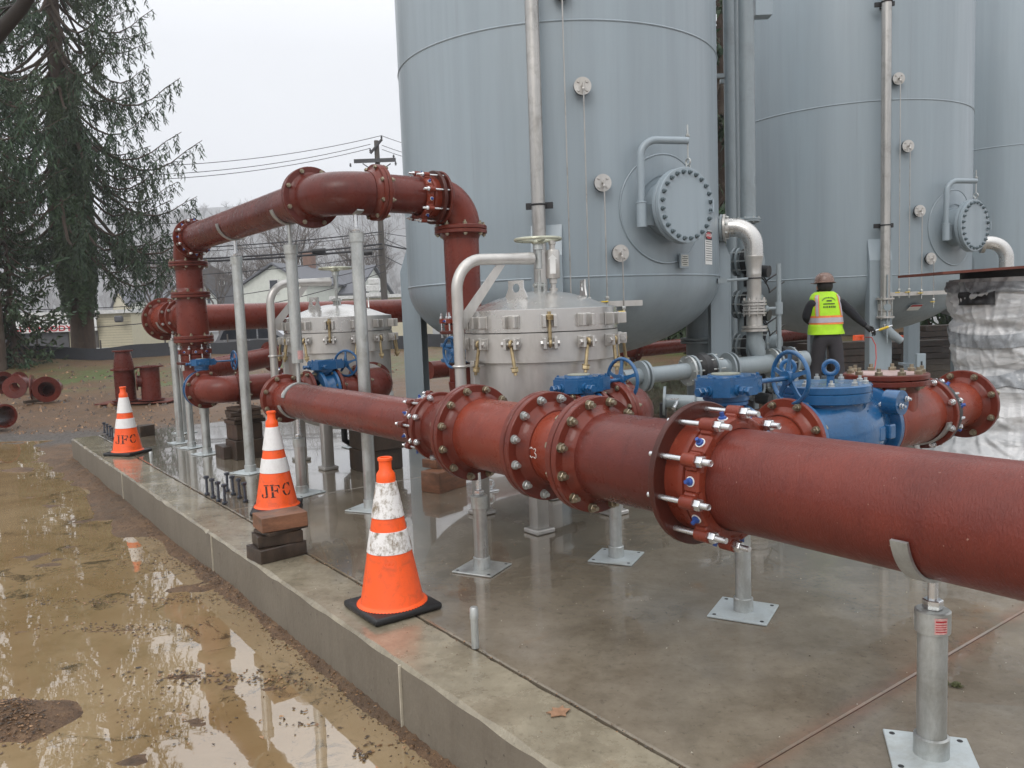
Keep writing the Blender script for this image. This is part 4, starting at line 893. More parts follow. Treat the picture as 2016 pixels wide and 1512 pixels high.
def patch(fn, w, h, n=6):
    mb = MB(); vs = []
    for i in range(n + 1): x = -w / 2 + w * i / n; vs += [fn(x, 0), fn(x, h)]
    mb.add(vs, [(2 * i, 2 * i + 1, 2 * i + 3, 2 * i + 2) for i in range(n)]); return mb
def danger(T, az, z, root, w=.2, h=.36, s=1.6):
    f = wrap(T, az, z, .004); sh = part('danger_label', patch(f, w, h), M['label_white'], root)
    part('header', patch(wrap(T, az, z + h * .72, .006), w * .94, h * .26), M['ink'], sh)
    f3 = wrap(T, az, z + h * .74, .008); g = MB(); vs = [f3(w * .42 * math.cos(2 * PI * i / 24), h * .108 + h * .095 * math.sin(2 * PI * i / 24)) for i in range(24)]; g.add(vs, [tuple(range(24))]); part('red_oval', g, M['label_red'], sh)
    t, _ = text_mb('DANGER', .028 * s, wrap(T, az, z + h * .815, .010), bold=.0006); part('lettering', t, M['label_white'], sh)
    g = MB()
    for i in range(9):
        k = patch(wrap(T, az, z + h * .66 - i * h * .068, .006), w * (.86 if i % 3 else .8), .006); g.add(k.v, k.f)
    part('fine_print', g, M['ink'], sh)
danger(T1, 124.6, 1.86, tk1)
f = wrap(T1, 142.5, 1.815, .05); pl = part('nameplate', MB().box(f(0, .07), .13, .02, .15, (f(.01, 0) - f(-.01, 0)).normalized(), azd(142.5), Z, .003), M['tank'], tk1)
pp = part('plate_face', patch(wrap(T1, 142.5, 1.83, .063), .105, .115), simple('etched_plate', (.42, .42, .38), .35, .5, .2, 30), pl)
g = MB()
for i, wd in enumerate((.07, .09, .05, .085, .06)):
    k = patch(wrap(T1, 142.5, 1.925 - i * .02, .0645), wd, .006, 3); g.add(k.v, k.f)
part('etched_lines', g, M['ink'], pp)
# little tag glued on the lower head of the second tank
d = azd(166); q = Vector((*T2, 0)) + d * 1.60 + Z * 1.29; nrm = (d * .62 - Z * .78).normalized(); s = Z.cross(d)
dl = part('danger_label', MB().box(q + nrm * .02, .2, .13, .003, s, nrm.cross(s), nrm), M['label_white'], tk2); part('header', MB().box(q + nrm * .0245 + (nrm.cross(s)) * (-.045 if nrm.cross(s).z < 0 else .045), .19, .035, .002, s, nrm.cross(s), nrm), M['label_red'], dl)
for T, tk, lab in ((T1, tk1, 'first'), (T2, tk2, 'second')):
    c = Vector((*T, 0)); f = azd(174); s = Z.cross(f)
    wd2 = .5 if tk is tk1 else 1.0; f = azd(168 if tk is tk1 else 173); s = Z.cross(f)
    part('drip_shelf', MB().box(c + f * (RT + .0) + Z * 1.5, .26, wd2, .008, f, s, Z).box(c + f * (RT + .13) + Z * 1.475, .006, wd2, .05, f, s, Z), M['stainless'], tk)
# vertical stainless drain pipes strapped in front of the tanks
def drain(T, px, label):
    base = oncyl(px, 500, T[0], T[1], RT + .22); b = Vector((base.x, base.y, 0)); root = thing('drain_pipe', b + Z * .8, label, 'pipe', 'tall stainless drain pipes strapped to the tanks')
    part('pipe', MB().cyl(b + Z * 1.42, b + Z * 7.6, .0645, n=28), M['steel_pipe'], root)
    c = Vector((*T, 0)); o = (c - b).normalized(); s = Z.cross(o)
    for z in (2.43, 5.4):
        part('strap', MB().torus(b + Z * z, Z, .07, .009, 28, 8).box(b + o * .085 + Z * z, .03, .26, .06, o, s, Z, .003).box(b + o * .15 + Z * z, .14, .05, .03, o, s, Z), M['dark'], root)
    v = MB().lathe(b + Z * 1.15, Z, [(.05, 0), (.12, 0), (.12, .024), (.075, .03), (.075, .09), (.09, .1), (.09, .19), (.075, .2), (.075, .25), (.12, .256), (.12, .28), (.05, .28)], 36); part('valve_body', v, M['stainless'], root)
    for k in range(4):
        t = PI / 4 + PI / 2 * k; part('tie_rod', MB().cyl(b + Z * 1.13 + (s * math.cos(t) + o * math.sin(t)) * .1, b + Z * 1.45 + (s * math.cos(t) + o * math.sin(t)) * .1, .009, n=8), M['galv'], root)
    e = b + Z * 1.15; pts = [e, e - Z * .1, e - Z * .17 + s * .03 * -1, e - Z * .24 - s * .1, e - Z * .33 - s * .22]
    if (-s).dot(X) < 0: pts = [Vector((2 * b.x - p.x, p.y, p.z)) for p in pts]
    part('spout', MB().tube(pts, [.066, .066, .066, .066, .05], 20), M['pipe_grey'], root)
    part('stem', MB().cyl(b + Z * .8 - o * .09, b + Z * 1.75 - o * .09, .012, n=8).cyl(b + Z * 1.3 - o * .1, b + Z * 1.3 - o * .06 , .05, n=12), M['pipe_grey'], root)
drain(T1, 1063, 'tall stainless drain pipe strapped to the nearest tank, above the stainless filter')
drain(T2, 1743, 'tall stainless drain pipe on the second tank, right of the worker')
# ------------------------------------------------------------------ pipework between the tanks
PG = M['pipe_grey']
q = P(1471, 300, 9.6); b = Vector((q.x, q.y, 0))
root = thing('grey_riser', b + Z * .9, 'tall pale grey riser pipe with a bolted flange, in the gap between two tanks', 'pipe')
part('pipe', MB().cyl(b + Z * 2.45, b + Z * 7.8, .094, n=32), PG, root); pair(root, b + Z * 2.42, Z, .15, .094, .02, PG, 8, br=.011, hub=.015, bm=M['galv']); part('lower_pipe', MB().cyl(b + Z * 2.36, b + Z * .5, .094, n=28), PG, root)
part('wall_bracket', MB().box(P(1500, 10, 9.5), .2, .16, .28, X, Y, Z, .004), M['tank'], root)
for k, (px, r_) in enumerate(((1437, .05), (1450, .032))):
    q = P(px, 250, 10.4 + .25 * k); b2 = Vector((q.x, q.y, 0)); root = thing('grey_conduit', b2 + Z * .8, ('wider' if not k else 'thinner') + ' pale vertical conduit beside the grey riser, in the gap between two tanks', 'pipe')
    part('pipe', MB().cyl(b2 + Z * .8, b2 + Z * 7.9, r_ + .02, n=20), PG, root); part('clamp', MB().box(b2 + Z * 4.35 - X * .1, .22, .05, .05, X, Y, Z), PG, root)
# outlet elbow of the nearest tank
c1 = Vector((*T1, 0)); n0 = P(1404, 451, 9.35); fl = P(1427, 449, 9.2)
root = thing('outlet_elbow', P(1492, 600, 9.1), 'bent stainless outlet pipe with flanges, right of the warning label', 'pipe')
hd = Vector((.93, -.36, 0)).normalized(); o = P(1424, 449, 9.15); r_ = .1
part('nozzle', MB().cyl(o - hd * .5, o - hd * .03, .092, n=28).lathe(o - hd * .03, hd, [(.06, 0), (.155, 0), (.155, .026), (.06, .026)], 36), PG, root)
part('gasket', MB().lathe(o - hd * .004, hd, [(.06, 0), (.15, 0), (.15, .008), (.06, .008)], 32), M['dark'], root)
ff = part('flange', MB().lathe(o + hd * .004, hd, [(.06, 0), (.155, 0), (.155, .024), (.12, .03), (.1, .07), (.06, .07)], 36), M['stainless'], root)
for i in range(8):
    e1, e2, _ = basis(hd); t = 2 * PI * i / 8 + .3; inst('bolt', boltmesh(.07, .013, M['galv']), ff, frame(o + (e1 * math.cos(t) + e2 * math.sin(t)) * .13, hd))
s0 = o + hd * .1; Rb = .23; pts = [o + hd * .05, s0] + arc(s0 - Z * Rb, Z, hd, Rb, 0, PI / 2, 12)[1:]; e = pts[-1]; pts += [e - Z * .1]
part('elbow', MB().tube(pts, .104, 32), M['lid'], root)
part('reducer', MB().lathe(e - Z * .1, -Z, [(.104, 0), (.107, .01), (.104, .02), (.084, .12), (.081, .2), (.083, .21), (.079, .22), (.079, .5)], 32), M['stainless'], root)
b = Vector((e.x, e.y, 0)); z0 = (e - Z * .6).z
sv = MB()
for dz, t_, R_ in ((0, .024, .135), (-.035, .024, .135), (-.07, .02, .12), (-.1, .022, .132), (-.135, .022, .132), (-.29, .024, .14), (-.325, .026, .145)): sv.lathe(b + Z * (z0 + dz - t_), Z, [(.05, 0), (R_, 0), (R_, t_), (.05, t_)], 32)
sv.cyl(b + Z * (z0 - .02), b + Z * (z0 - .34), .088, n=28)
for i in range(8):
    t = 2 * PI * i / 8; sv.cyl(b + Z * (z0 - .18) + Vector((math.cos(t), math.sin(t), 0)) * .115, b + Z * (z0 + .03) + Vector((math.cos(t), math.sin(t), 0)) * .115, .01, n=8)
part('valve_body', sv, M['stainless'], root)
lo = [b + Z * (z0 - .34), b + Z * (z0 - .48), b + Z * (z0 - .6) + X * .04, b + Z * (z0 - .72) + X * .05]; part('lower_elbow', MB().tube(lo, [.09, .092, .085, .06], 24), PG, root)
w = b + Z * (z0 - .1) + X * .13; part('stem_valve', MB().sphere(w, .04).cyl(w, w + X * .12, .018, n=10).cyl(w + X * .15 + Z * .5, w + X * .15 - Z * .55, .026, n=14).cyl(w + X * .15 + Z * .07, w + X * .15 - Z * .07, .042, n=16), PG, root)
pb = P(1418, 553, 8.9); part('stay', MB().cyl(pb, b + Z * (pb.z + .02) - X * .02, .016, n=8).box(pb + X * .02, .1, .05, .05), PG, root); part('strap', MB().torus(b + Z * (pb.z + .02), Z, .084, .008, 24, 6), M['dark'], root)
# valve tree: stacked tees with black butterfly valves and cables
for vt_px, vt_d, vt_l in ((1462, 9.75, 'stack of grey flanged tees and black valves behind the bent stainless pipe'), (1500, 10.6, 'farther stack of grey tees and black valves, right of the bent stainless pipe'), (1398, 10.9, 'stack of grey tees and black valves under the nearest tank, left of its right leg')):
  xb = P(vt_px, 600, vt_d); bx = Vector((xb.x, xb.y, 0)); vtop = 2.25 if vt_px == 1462 else (1.25 if vt_px == 1500 else .85)
  root = thing('valve_tree', bx + Z * .1, vt_l, 'valve tree')
  part('header', MB().cyl(bx + X * .06 + Z * .15, bx + X * .06 + Z * vtop, .12, n=28), PG, root)
  for k, z in enumerate([z_ for z_ in (1.93, 1.42, .9, .42) if z_ < vtop]):
      q = bx + Z * z - Y * .05; ax = Vector((.75, -.66, 0)).normalized()
      part('branch', MB().cyl(q - ax * .3, q + ax * .16, .1, n=24).lathe(q - ax * .1, ax, [(.05, 0), (.17, 0), (.17, .022), (.05, .022)], 32).lathe(q - ax * .04, ax, [(.05, 0), (.17, 0), (.17, .022), (.05, .022)], 32), PG, root)
      part('butterfly_disc', MB().cyl(q + ax * .02, q + ax * .1, .155, n=28).box(q + ax * .06 + Z * -.2, .1, .12, .14, X, Y, Z, .02).cyl(q + ax * .06 - Z * .3, q + ax * .06 + Z * .02, .06, n=16).cyl(q + ax * .14 - Z * .12 - Y * .06, q + ax * .3 - Z * .14 - Y * .06, .07, n=18), M['black'], root)
      part('far_flange', MB().lathe(q + ax * .1, ax, [(.05, 0), (.17, 0), (.17, .022), (.11, .022), (.11, .12), (.05, .12)], 32), PG, root)
      for j in (0, 1):
          c0 = q + ax * .1 + Z * -.1 - Y * .1; c1_ = c0 + X * (.28 + .08 * j) - Z * (.06 + .1 * j); part('cable', MB().tube([c0.lerp(c1_, t) + Z * (-.5 * math.sin(PI * t) * (.28 + .12 * j)) + X * .06 * math.sin(2 * PI * t) for t in [i / 14 for i in range(15)]], .009, 8), M['black'], root)
      part('flange_bolts', (lambda m: ([m.cyl(q + ax * -.12 + (Z * math.cos(t) + ax.cross(Z) * math.sin(t)) * .145, q + ax * .14 + (Z * math.cos(t) + ax.cross(Z) * math.sin(t)) * .145, .012, n=8) for t in [PI / 4 * i for i in range(8)]], m)[1])(MB()), M['galv'], root)
# grey flanged runs low between the tanks
def run(p, ax, L, r, label, rub=None):
    ax = Vector(ax).normalized(); root = thing('grey_pipe_run', p + ax * L * .5 - Z * .1, label, 'pipe')
    part('pipe', MB().cyl(p, p + ax * L, r, n=32), PG, root)
    for f_ in (.16, .2, .62, .66):
        part('flange', MB().lathe(p + ax * L * f_, ax, [(r * .9, 0), (r + .065, 0), (r + .065, .022), (r * .9, .022)], 36), PG if f_ != .62 else M['galv'], root)
    g = MB(); n = 20; part('rubber_joint', MB().lathe(p + ax * (L * .66 + .024), ax, [(r, 0), (r + .055, .005), (r + .04, .03), (r + .075, .06), (r + .078, .12), (r + .04, .15), (r + .055, .18), (r, .185)], 36), M['black'], root)
    for f_, in ((.66 * L + .215,),): part('flange', MB().lathe(p + ax * f_, ax, [(r * .9, 0), (r + .065, 0), (r + .065, .022), (r * .9, .022)], 36), PG, root)
    for k in range(8):
        e1, e2, _ = basis(ax); t = 2 * PI * k / 8; q = p + ax * (L * .61) + (e1 * math.cos(t) + e2 * math.sin(t)) * (r + .045); part('tie_bolt', MB().cyl(q, q + ax * (.05 * L + .3), .008, n=8), M['galv'], root)
run(P(1225, 745, 6.9), (.9, .42, .03), 1.1, .07, 'low grey flanged pipe with a black rubber joint, left of the square grey leg')
run(P(1400, 728, 8.9), (.93, .36, .03), 1.3, .105, 'low grey flanged pipe with a black rubber joint, below the worker')
root = thing('grey_column', P(1378, 690, 10.2), 'short grey flanged column standing under the nearest tank', 'pipe')
q = P(1378, 690, 10.2); b = Vector((q.x, q.y, 0)); part('column', MB().cyl(b, b + Z * 1.45, .17, n=32).lathe(b + Z * .95, Z, [(.1, 0), (.24, 0), (.24, .03), (.1, .03)], 36).lathe(b + Z * .99, Z, [(.1, 0), (.24, 0), (.24, .03), (.1, .03)], 36), PG, root)
# small hose valve on the slab
q = P(1330, 790, 6.6); root = thing('hose_valve', q - Z * .1, 'small pale grey hose coupling with a round flange, behind the near gearbox', 'valve'); ax = Vector((.9, -.2, -.05)).normalized()
part('body', MB().cyl(q - ax * .1, q + ax * .15, .055, n=24).lathe(q - ax * .1, ax, [(.02, 0), (.12, 0), (.12, .02), (.02, .02)], 32).lathe(q + ax * .15, ax, [(.055, 0), (.085, .02), (.085, .09), (.07, .1), (.0, .1)], 24), PG, root)
part('latch', MB().box(q + ax * .18 - Y * .09, .12, .012, .03, ax, Y, Z).torus(q + ax * .25 - Z * .02, Y, .08, .005, 20, 6), M['zinc'], root)
part('drain_stub', MB().cyl(q - Y * .05, q - Y * .16 - X * .05 - Z * .04, .016, n=12).box(q - Y * .1 + Z * .03 - X * .03, .07, .012, .012), M['zinc'], root)
part('support_pipe', MB().cyl(q - ax * .1 - Z * .02, Vector((q.x - .1, q.y + .1, .0)), .03, n=12), M['dark'], root)

o = P(1930, 478, 12.35); hd = Vector((.96, -.28, 0)).normalized(); root = thing('outlet_elbow', o - Z * .3, 'bent stainless outlet pipe on the second tank, above the rusty plate', 'pipe')
part('nozzle', MB().cyl(o - hd * .75, o, .1, n=24), PG, root); part('flange', MB().lathe(o, hd, [(.06, 0), (.155, 0), (.155, .05), (.06, .05)], 32), M['stainless'], root)
part('elbow', MB().tube([o + hd * .04, o + hd * .1] + arc(o + hd * .1 - Z * .26, Z, hd, .26, 0, PI / 2, 10)[1:] + [o + hd * .36 - Z * .95], .1, 28), M['lid'], root)
q = P(1812, 720, 9.0); b = Vector((q.x, q.y, 0)); root = thing('slotted_post', b, 'short grey slotted channel post on the slab, left of the plastic wrapped equipment', 'post')
part('channel', MB().box(b + Z * .4, .1, .05, .8, bev=.004), M['tank'], root); part('slot', (lambda m: ([m.box(b + Z * (.45 + .08 * i) - Y * .026, .02, .003, .05) for i in range(4)], m)[1])(MB()), M['dark'], root)
# ------------------------------------------------------------------ cones
def conep(dirty):
    mb = {}
    R0, R1 = .157, .047
    def rad(z): return R0 + (R1 - R0) * (z - .035) / (.64 - .035)
    return rad
rad = conep(0)
def J_(): return [[(.42, .0 + .93), (.95, .93), (.95, 1), (.42, 1)], [(.58, .2), (.78, .2), (.78, .9), (.58, .9)], [(.5, .0), (.74, .06), (.78, .17), (.58, .17), (.52, .08), (.36, .07)], [(.08, .12), (.3, .0), (.32, .08), (.24, .14), (.3, .24), (.2, .32), (.08, .26)]]
def F_(): return [[(0, .93), (.38, .93), (.38, 1), (0, 1)], [(.1, .0), (.3, .0), (.3, .44), (.1, .44)], [(.1, .5), (.3, .5), (.3, .9), (.1, .9)], [(.38, .46), (.6, .46), (.68, .3), (.72, .3), (.72, .72), (.68, .72), (.6, .56), (.38, .56)], [(.42, .93), (.88, .93), (.92, .66), (.86, .66), (.74, .86), (.42, .9)], [(0, 0), (.42, 0), (.42, .06), (0, .06)]]
def C_():
    o = []
    for a0, a1 in ((100, 172), (188, 262)):
        ps = [];
        for i in range(9): t = math.radians(a0 + (a1 - a0) * i / 8); ps.append((.5 + .44 * math.cos(t), .5 + .5 * math.sin(t)))
        for i in range(8, -1, -1): t = math.radians(a0 + (a1 - a0) * i / 8); ps.append((.5 + .24 * math.cos(t) + .0, .5 + .42 * math.sin(t)))
        o.append(ps)
    o.append([(.54, .92), (.54, .99), (.76, .95), (.86, 1), (.9, .66), (.84, .66), (.72, .86)]); o.append([(.54, .0), (.54, .08), (.76, .16), (.88, .34), (.93, .3), (.84, .1), (.72, .02)]); return o
def cone(loc, rot, label, dirty, face=None, zc=.175, az=0.0, tilt=0.0):
    loc = Vector(loc); root = thing('traffic_cone', loc, label, 'traffic cone', 'orange traffic cones along the kerb'); c = loc
    ex = X * math.cos(rot) + Y * math.sin(rot); ey = Z.cross(ex)
    part('base', MB().box(c + Z * .019, .365, .365, .036, ex, ey, Z, .014, 3), M['black'], root)
    part('cone_body', MB().lathe(c, Z, [(.172, .038), (.168, .044), (rad(.05) + .002, .05), (rad(.06), .06), (rad(.3) - .0005, .3), (rad(.47) - .001, .47), (rad(.64), .64), (.047, .655), (.045, .68), (.031, .7), (.031, .74), (.036, .745), (.036, .757), (.031, .76), (.026, .758), (.025, .72)], 64), M['orange'], root)
    for k, (a, b) in enumerate(((.298, .405), (.468, .64))):
        part('reflective_collar', MB().lathe(c, Z, [(rad(a) + .0005, a), (rad(a) + .0032, a + .002), (rad(b) + .0032, b - .002), (rad(b) + .0005, b)], 64), M['collar_dirty'] if dirty else M['collar'], root)
    if dirty:
        g = MB()
        for i in range(64):
            t = 2 * PI * i / 64; g.box(c + Vector((math.cos(t), math.sin(t), 0)) * .171 * (1 if 1 else 0) + Z * .0375, .009, .006, .002, Vector((math.cos(t), math.sin(t), 0)), Vector((-math.sin(t), math.cos(t), 0)), Z)
        for v in g.v: pass
        part('stitching', g, M['orange'], root)
    if face is not None:
        mb = MB(); d0 = math.atan2(-c.y, -c.x) + az; h = .095; w = .082; n = 0
        def fn(x, y):
            x2 = x * math.cos(tilt) - y * math.sin(tilt); y2 = x * math.sin(tilt) + y * math.cos(tilt); z = zc + y2; t = d0 + x2 / rad(z); r = rad(z) + .0015; return c + Vector((math.cos(t) * r, math.sin(t) * r, z))
        for k, L in enumerate((J_(), F_(), C_())):
            for poly in L:
                x0 = -.125 + k * .083; bm = bmesh.new(); vs = [bm.verts.new((x0 + p[0] * w * .95, (p[1] - .5) * h, 0)) for p in poly]
                f = bm.faces.new(vs); bmesh.ops.subdivide_edges(bm, edges=bm.edges[:], cuts=2); bmesh.ops.triangulate(bm, faces=bm.faces[:]); bm.verts.index_update()
                mb.add([fn(v.co.x, v.co.y) for v in bm.verts], [[v.index for v in q.verts] for q in bm.faces]); bm.free()
        part('stencil_lettering', mb, M['mark'], root)
    return root
cone(G(773, 1197), .62, 'nearest orange traffic cone with dirty white collars and no lettering', True)
cone(G(546, 1003), .2, 'middle orange traffic cone lettered JFC, behind a stack of timber offcuts', False, 1, .172, 0, .05)
cone(G(252, 893), -.28, 'farthest orange traffic cone lettered JFC at the left end of the kerb', False, 1, .18, -.12)
# ------------------------------------------------------------------ timber
def block(p, sx, sy, sz, rot, label, mat, group=None, cat='timber block'):
    e = V * math.cos(rot) + U * math.sin(rot); f = Z.cross(e); mb = MB().box(Vector(p) + Z * sz / 2, sx, sy, sz, e, f, Z, .005, 2)
    rr = random.Random(int(p[0] * 1000)); 
    for v in mb.v: v += Vector((rr.uniform(-1, 1), rr.uniform(-1, 1), rr.uniform(-.5, .5))) * .002
    return solo('timber_block', mb, mat, p, label, cat, group, sharp=25)
g1 = 'stacked timber offcuts on the kerb'; p = G(548, 1096) + U * .02
block(p, .3, .2, .085, .1, 'dark timber offcut at the bottom of the kerb stack', M['wood_dark'], g1)
block(p + Z * .0865 + V * .01, .27, .17, .07, -.1, 'second timber offcut up in the kerb stack, dark and weathered', M['wood_dark'], g1)
block(p + Z * .158 + V * .035 + U * .0, .27, .18, .022, .2, 'thin board lying between the dark offcuts and the top brown block', M['wood_dark'], g1)
block(p + Z * .182 + V * .03 - U * .01, .28, .2, .09, -.06, 'reddish brown block on top of the kerb stack, before the middle cone', M['wood'], g1)
block(G(875, 962), .34, .2, .17, .3, 'lower dark wood block with a pale end, behind the bolted flanges', M['wood'], 'wood blocks behind the flanges')
block(G(872, 955) + Z * .172, .3, .17, .07, .25, 'upper thin wood block resting on the one behind the flanges', M['wood'], 'wood blocks behind the flanges')
rr = random.Random(5)
def crib(p, n, w, top, nm_):
    z = 0; root = thing('timber_crib', p, nm_, 'timber stack')
    hs = [.24, .2] + [top / n] * n; tot = 0; k = 0
    while z < top - .02:
        h = min([.2, .17, .045, .04, .05, .04, .05][k % 7], top - z); ro = (k % 2) * PI / 2 + rr.uniform(-.12, .12); e = V * math.cos(ro) + U * math.sin(ro)
        part('timber', MB().box(Vector(p) + Z * (z + h / 2) + e * rr.uniform(-.02, .02), w * rr.uniform(.86, 1.05), w * rr.uniform(.72, .95), h - .002, e, Z.cross(e), Z, .006), M['wood_dark'], root, sharp=25); z += h; k += 1
    return root
crib(G(486, 899), 5, .34, .54, 'dark timber cribbing under the low red spool, left of the tall post')
crib(G(744, 921), 5, .42, .6, 'dark timber cribbing under the rear filter elbow, behind the tall post')
block(G(445, 900), .13, .3, .13, .0, 'short dark timber lying beside the left cribbing', M['wood_dark'])
block(G(286, 858), .2, .14, .14, .3, 'dark timber block on the slab just behind the farthest cone', M['wood_dark'])
# ------------------------------------------------------------------ loose bolts and anchors
def loose(p, h, label, group, r=.011):
    root = thing('standing_bolt', p, label, 'bolt', group); p = Vector(p); t = Vector((rr.uniform(-.03, .03), rr.uniform(-.03, .03), 1)).normalized()
    part('shank', MB().cyl(p, p + t * h, r, n=12), M['bluegrey'], root); part('nut', MB().hexa(p + t * .002, t, r * 2, r * 1.8).hexa(p + t * (h - r * 2), t, r * 2.1, r * 2), M['bluegrey'], root)
M['bluegrey'] = simple('blue_grey_zinc', (.09, .1, .125), .35, .7, .3, 30)
names = ['leftmost standing bolt of the front row on the kerb, before the lettered middle cone', 'second bolt from left in the front row beside the puddle kerb', 'third bolt from left in the front row beside the puddle kerb', 'nearest bolt, right end of the front row on the kerb', 'farthest back bolt, left end of the rear row on the kerb', 'second bolt from left in the rear row on the kerb', 'third bolt from left in the rear row on the kerb', 'rightmost bolt of the rear row, nearest the middle cone']
for (x, y), n_ in zip(((408, 975), (420, 981), (431, 987.5), (443, 993), (448, 968), (460, 975), (472, 981), (484, 989)), names): loose(G(x, y), .165, n_, 'blue grey bolts standing on the kerb')
for k, (x, y) in enumerate(((206, 853), (212, 856), (217, 860), (222, 864))): loose(G(x, y), .15, ['first', 'second', 'third', 'fourth and nearest'][k] + ' small bolt from the left, standing near the far kerb corner', 'far bolts by the kerb corner')
for (x, y, h, l) in ((936, 1275, .18, 'grey capped anchor rod standing in the slab joint, right of the nearest cone'), (298, 908, .1, 'small grey anchor rod by the farthest cone')):
    p = G(x, y); root = thing('anchor_rod', p, l, 'rod'); part('rod', MB().cyl(p, p + Z * h, .0165, n=18), M['galv'], root); part('cap', MB().lathe(p + Z * (h - .05), Z, [(.0166, 0), (.019, 0), (.019, .045), (.015, .052), (0, .053)], 18), M['galv'], root)
p = G(965, 968); root = thing('pipe_clamp', p, 'small shiny clamp fitting lying on the slab under the flanges', 'clamp'); part('plate', MB().box(p + Z * .006, .14, .06, .01, V, U, Z, .002), M['zinc'], root); part('ring', MB().torus(p + Z * .06, U, .035, .009, 20, 8).cyl(p + Z * .01, p + Z * .05, .012, n=10), M['zinc'], root)
p = G(700, 880); root = thing('spare_base_plate', p, 'pair of loose perforated plates lying on the wet slab under the rear filter', 'plate'); part('plate', MB().box(p + Z * .006, .24, .22, .01, V, U, Z, .002), M['zplate'], root); part('plate', MB().box(p + Z * .017 + V * .05, .2, .2, .01, (V + U * .3).normalized(), (U - V * .3).normalized(), Z, .002), M['zplate'], root)
# ------------------------------------------------------------------ plastic wrapped equipment
def wrapmat():
    m, t = nm('crumpled_plastic_film'); g = t.geo(); a = t.noise(2.2, 7, .6, t.geo((1, 1, 2.4), (.5, .3, 0)), 1.6); b = t.noise(9, 6, .6, t.geo((1, 1, 3), (-.5, 0, .3)), 1.2)
    c = t.mix(t.vramp(a, .38, .62, 0, 1), (.42, .43, .435), (.6, .6, .6)); c = t.mix(t.vramp(b, .6, .72, 0, .4), c, (.24, .26, .27)); c = t.mix(t.vramp(t.noise(1.6, 4, .6, g, .8), .56, .7, 0, .45), c, (.22, .235, .245))
    t.set(Base_Color=c, Roughness=.3, Coat_Weight=.4, Coat_Roughness=.12, Subsurface_Weight=0.0); n = t.bump(a, .3, .04); n = t.bump(b, .25, .012, n)
    for s_, st_, mp_ in ((2.6, .5, t.geo((1, 1, 2.2), (.4, .2, 0))), (6.5, .35, t.geo((1, 1, 1.8), (-.5, .1, 0)))):
        vo = t.new('ShaderNodeTexVoronoi', feature='DISTANCE_TO_EDGE'); vo.inputs['Scale'].default_value = s_; t.lk(mp_, vo.inputs['Vector']); n = t.bump(t.vramp(vo.outputs['Distance'], 0, .3, 1, 0), st_, .03, n); return m
M['wrap'] = wrapmat(); M['wrapband'] = simple('grey_plastic_band', (.27, .285, .3), .3, 0, .35, 8, .6, 18, coat=.3)
wc = P(1992, 760, 6.35); wc = Vector((wc.x, wc.y, 0)); root = thing('wrapped_equipment', wc, 'tall equipment wrapped in crumpled white plastic film with grey bands, at the right edge', 'wrapped equipment')
def ridge(p): return 1 - abs(mnoise.noise(p)) * 2
def folds(t, z):
    s = 0
    for a, b, A, ph, k in ((4, 9, .022, 0, 5), (-6, 7, .018, 1.3, 6), (2, 17, .014, 2.1, 5), (-3, 24, .011, .6, 6), (9, 4, .012, 3, 7), (1, 34, .007, 4, 6), (13, 1.2, .02, 5, 6), (19, -1.6, .014, 2.7, 6)):
        w = mnoise.noise((t * 1.3 + ph, z * 2 + ph, ph * 3)); v = math.sin(a * t + b * z + 2.6 * w + ph); m = max(0, .25 + 1.3 * mnoise.noise((t * .9 - ph, z * 1.7, ph + 9)))
        s += A * m * max(0, 1 - abs(v) * 2.2) ** .8 * 1.5
    return s
def ws(t, z):
    x, y = math.cos(t), math.sin(t); zz = z
    base = .44 + .05 * math.sin(z * 4.2 + 1) * .5 + (.12 * max(0, (.62 - z)) / .62) + .42 * max(0, .2 - z) * (1 + .5 * math.sin(3 * t)) + .55 * max(0, .3 - z) * max(0, math.cos(t + 2.7))
    if z > 1.38: base -= .03 * (z - 1.38) / .2
    q = Vector((x * 1.4, y * 1.4, zz * 2.6 + .8 * math.sin(t * 2))); r = base + .022 * mnoise.noise(q) + folds(t, z)
    for zb in (1.22, .82, .42): r -= .035 * math.exp(-((z - zb - .05 * math.sin(t + zb * 5)) / .05) ** 2)
    return wc + Vector((x * r, y * r, z))
def loft(fn, t0, t1, z0, z1, n, m):
    mb = MB(); mb.v = [fn(t0 + (t1 - t0) * i / n, z0 + (z1 - z0) * j / m) for j in range(m + 1) for i in range(n + 1)]
    mb.f = [(j * (n + 1) + i, j * (n + 1) + i + 1, (j + 1) * (n + 1) + i + 1, (j + 1) * (n + 1) + i) for j in range(m) for i in range(n)]; return mb
part('plastic_film', loft(ws, 0, 2 * PI, .002, 1.56, 260, 150), M['wrap'], root, sharp=80)
for zb, w_, k, ph in ((1.5, .04, .015, 0), (1.18, .05, .1, 1), (.8, .045, .13, 2.2), (.45, .035, .34, 3.9)):
    def bf_(t, z, zb=zb, k=k, ph=ph):
        p = ws(t, zb + z + k * math.sin(t + ph)); d = Vector((math.cos(t), math.sin(t), 0)); return p + d * (.012 + .006 * mnoise.noise((t * 5, z * 20, zb)))
    part('band', loft(bf_, 0, 2 * PI, -w_, w_, 200, 6), M['wrapband'], root, sharp=80)
part('dark_core', MB().cyl(wc + Z * .02, wc + Z * 1.62, .37, n=40), M['dark'], root)
g = MB()
def op(t, z): p = ws(t, z); return p + Vector((math.cos(t), math.sin(t), 0)) * (.03 + .01 * math.sin(9 * t) * math.sin(60 * z))
ta = math.atan2(-wc.y, -wc.x); part('opening_shade_patch', loft(op, ta - .85, ta - .25, 1.36, 1.46, 14, 6), M['black'], root, sharp=80)  # black patch on the film paints the shade inside an opening
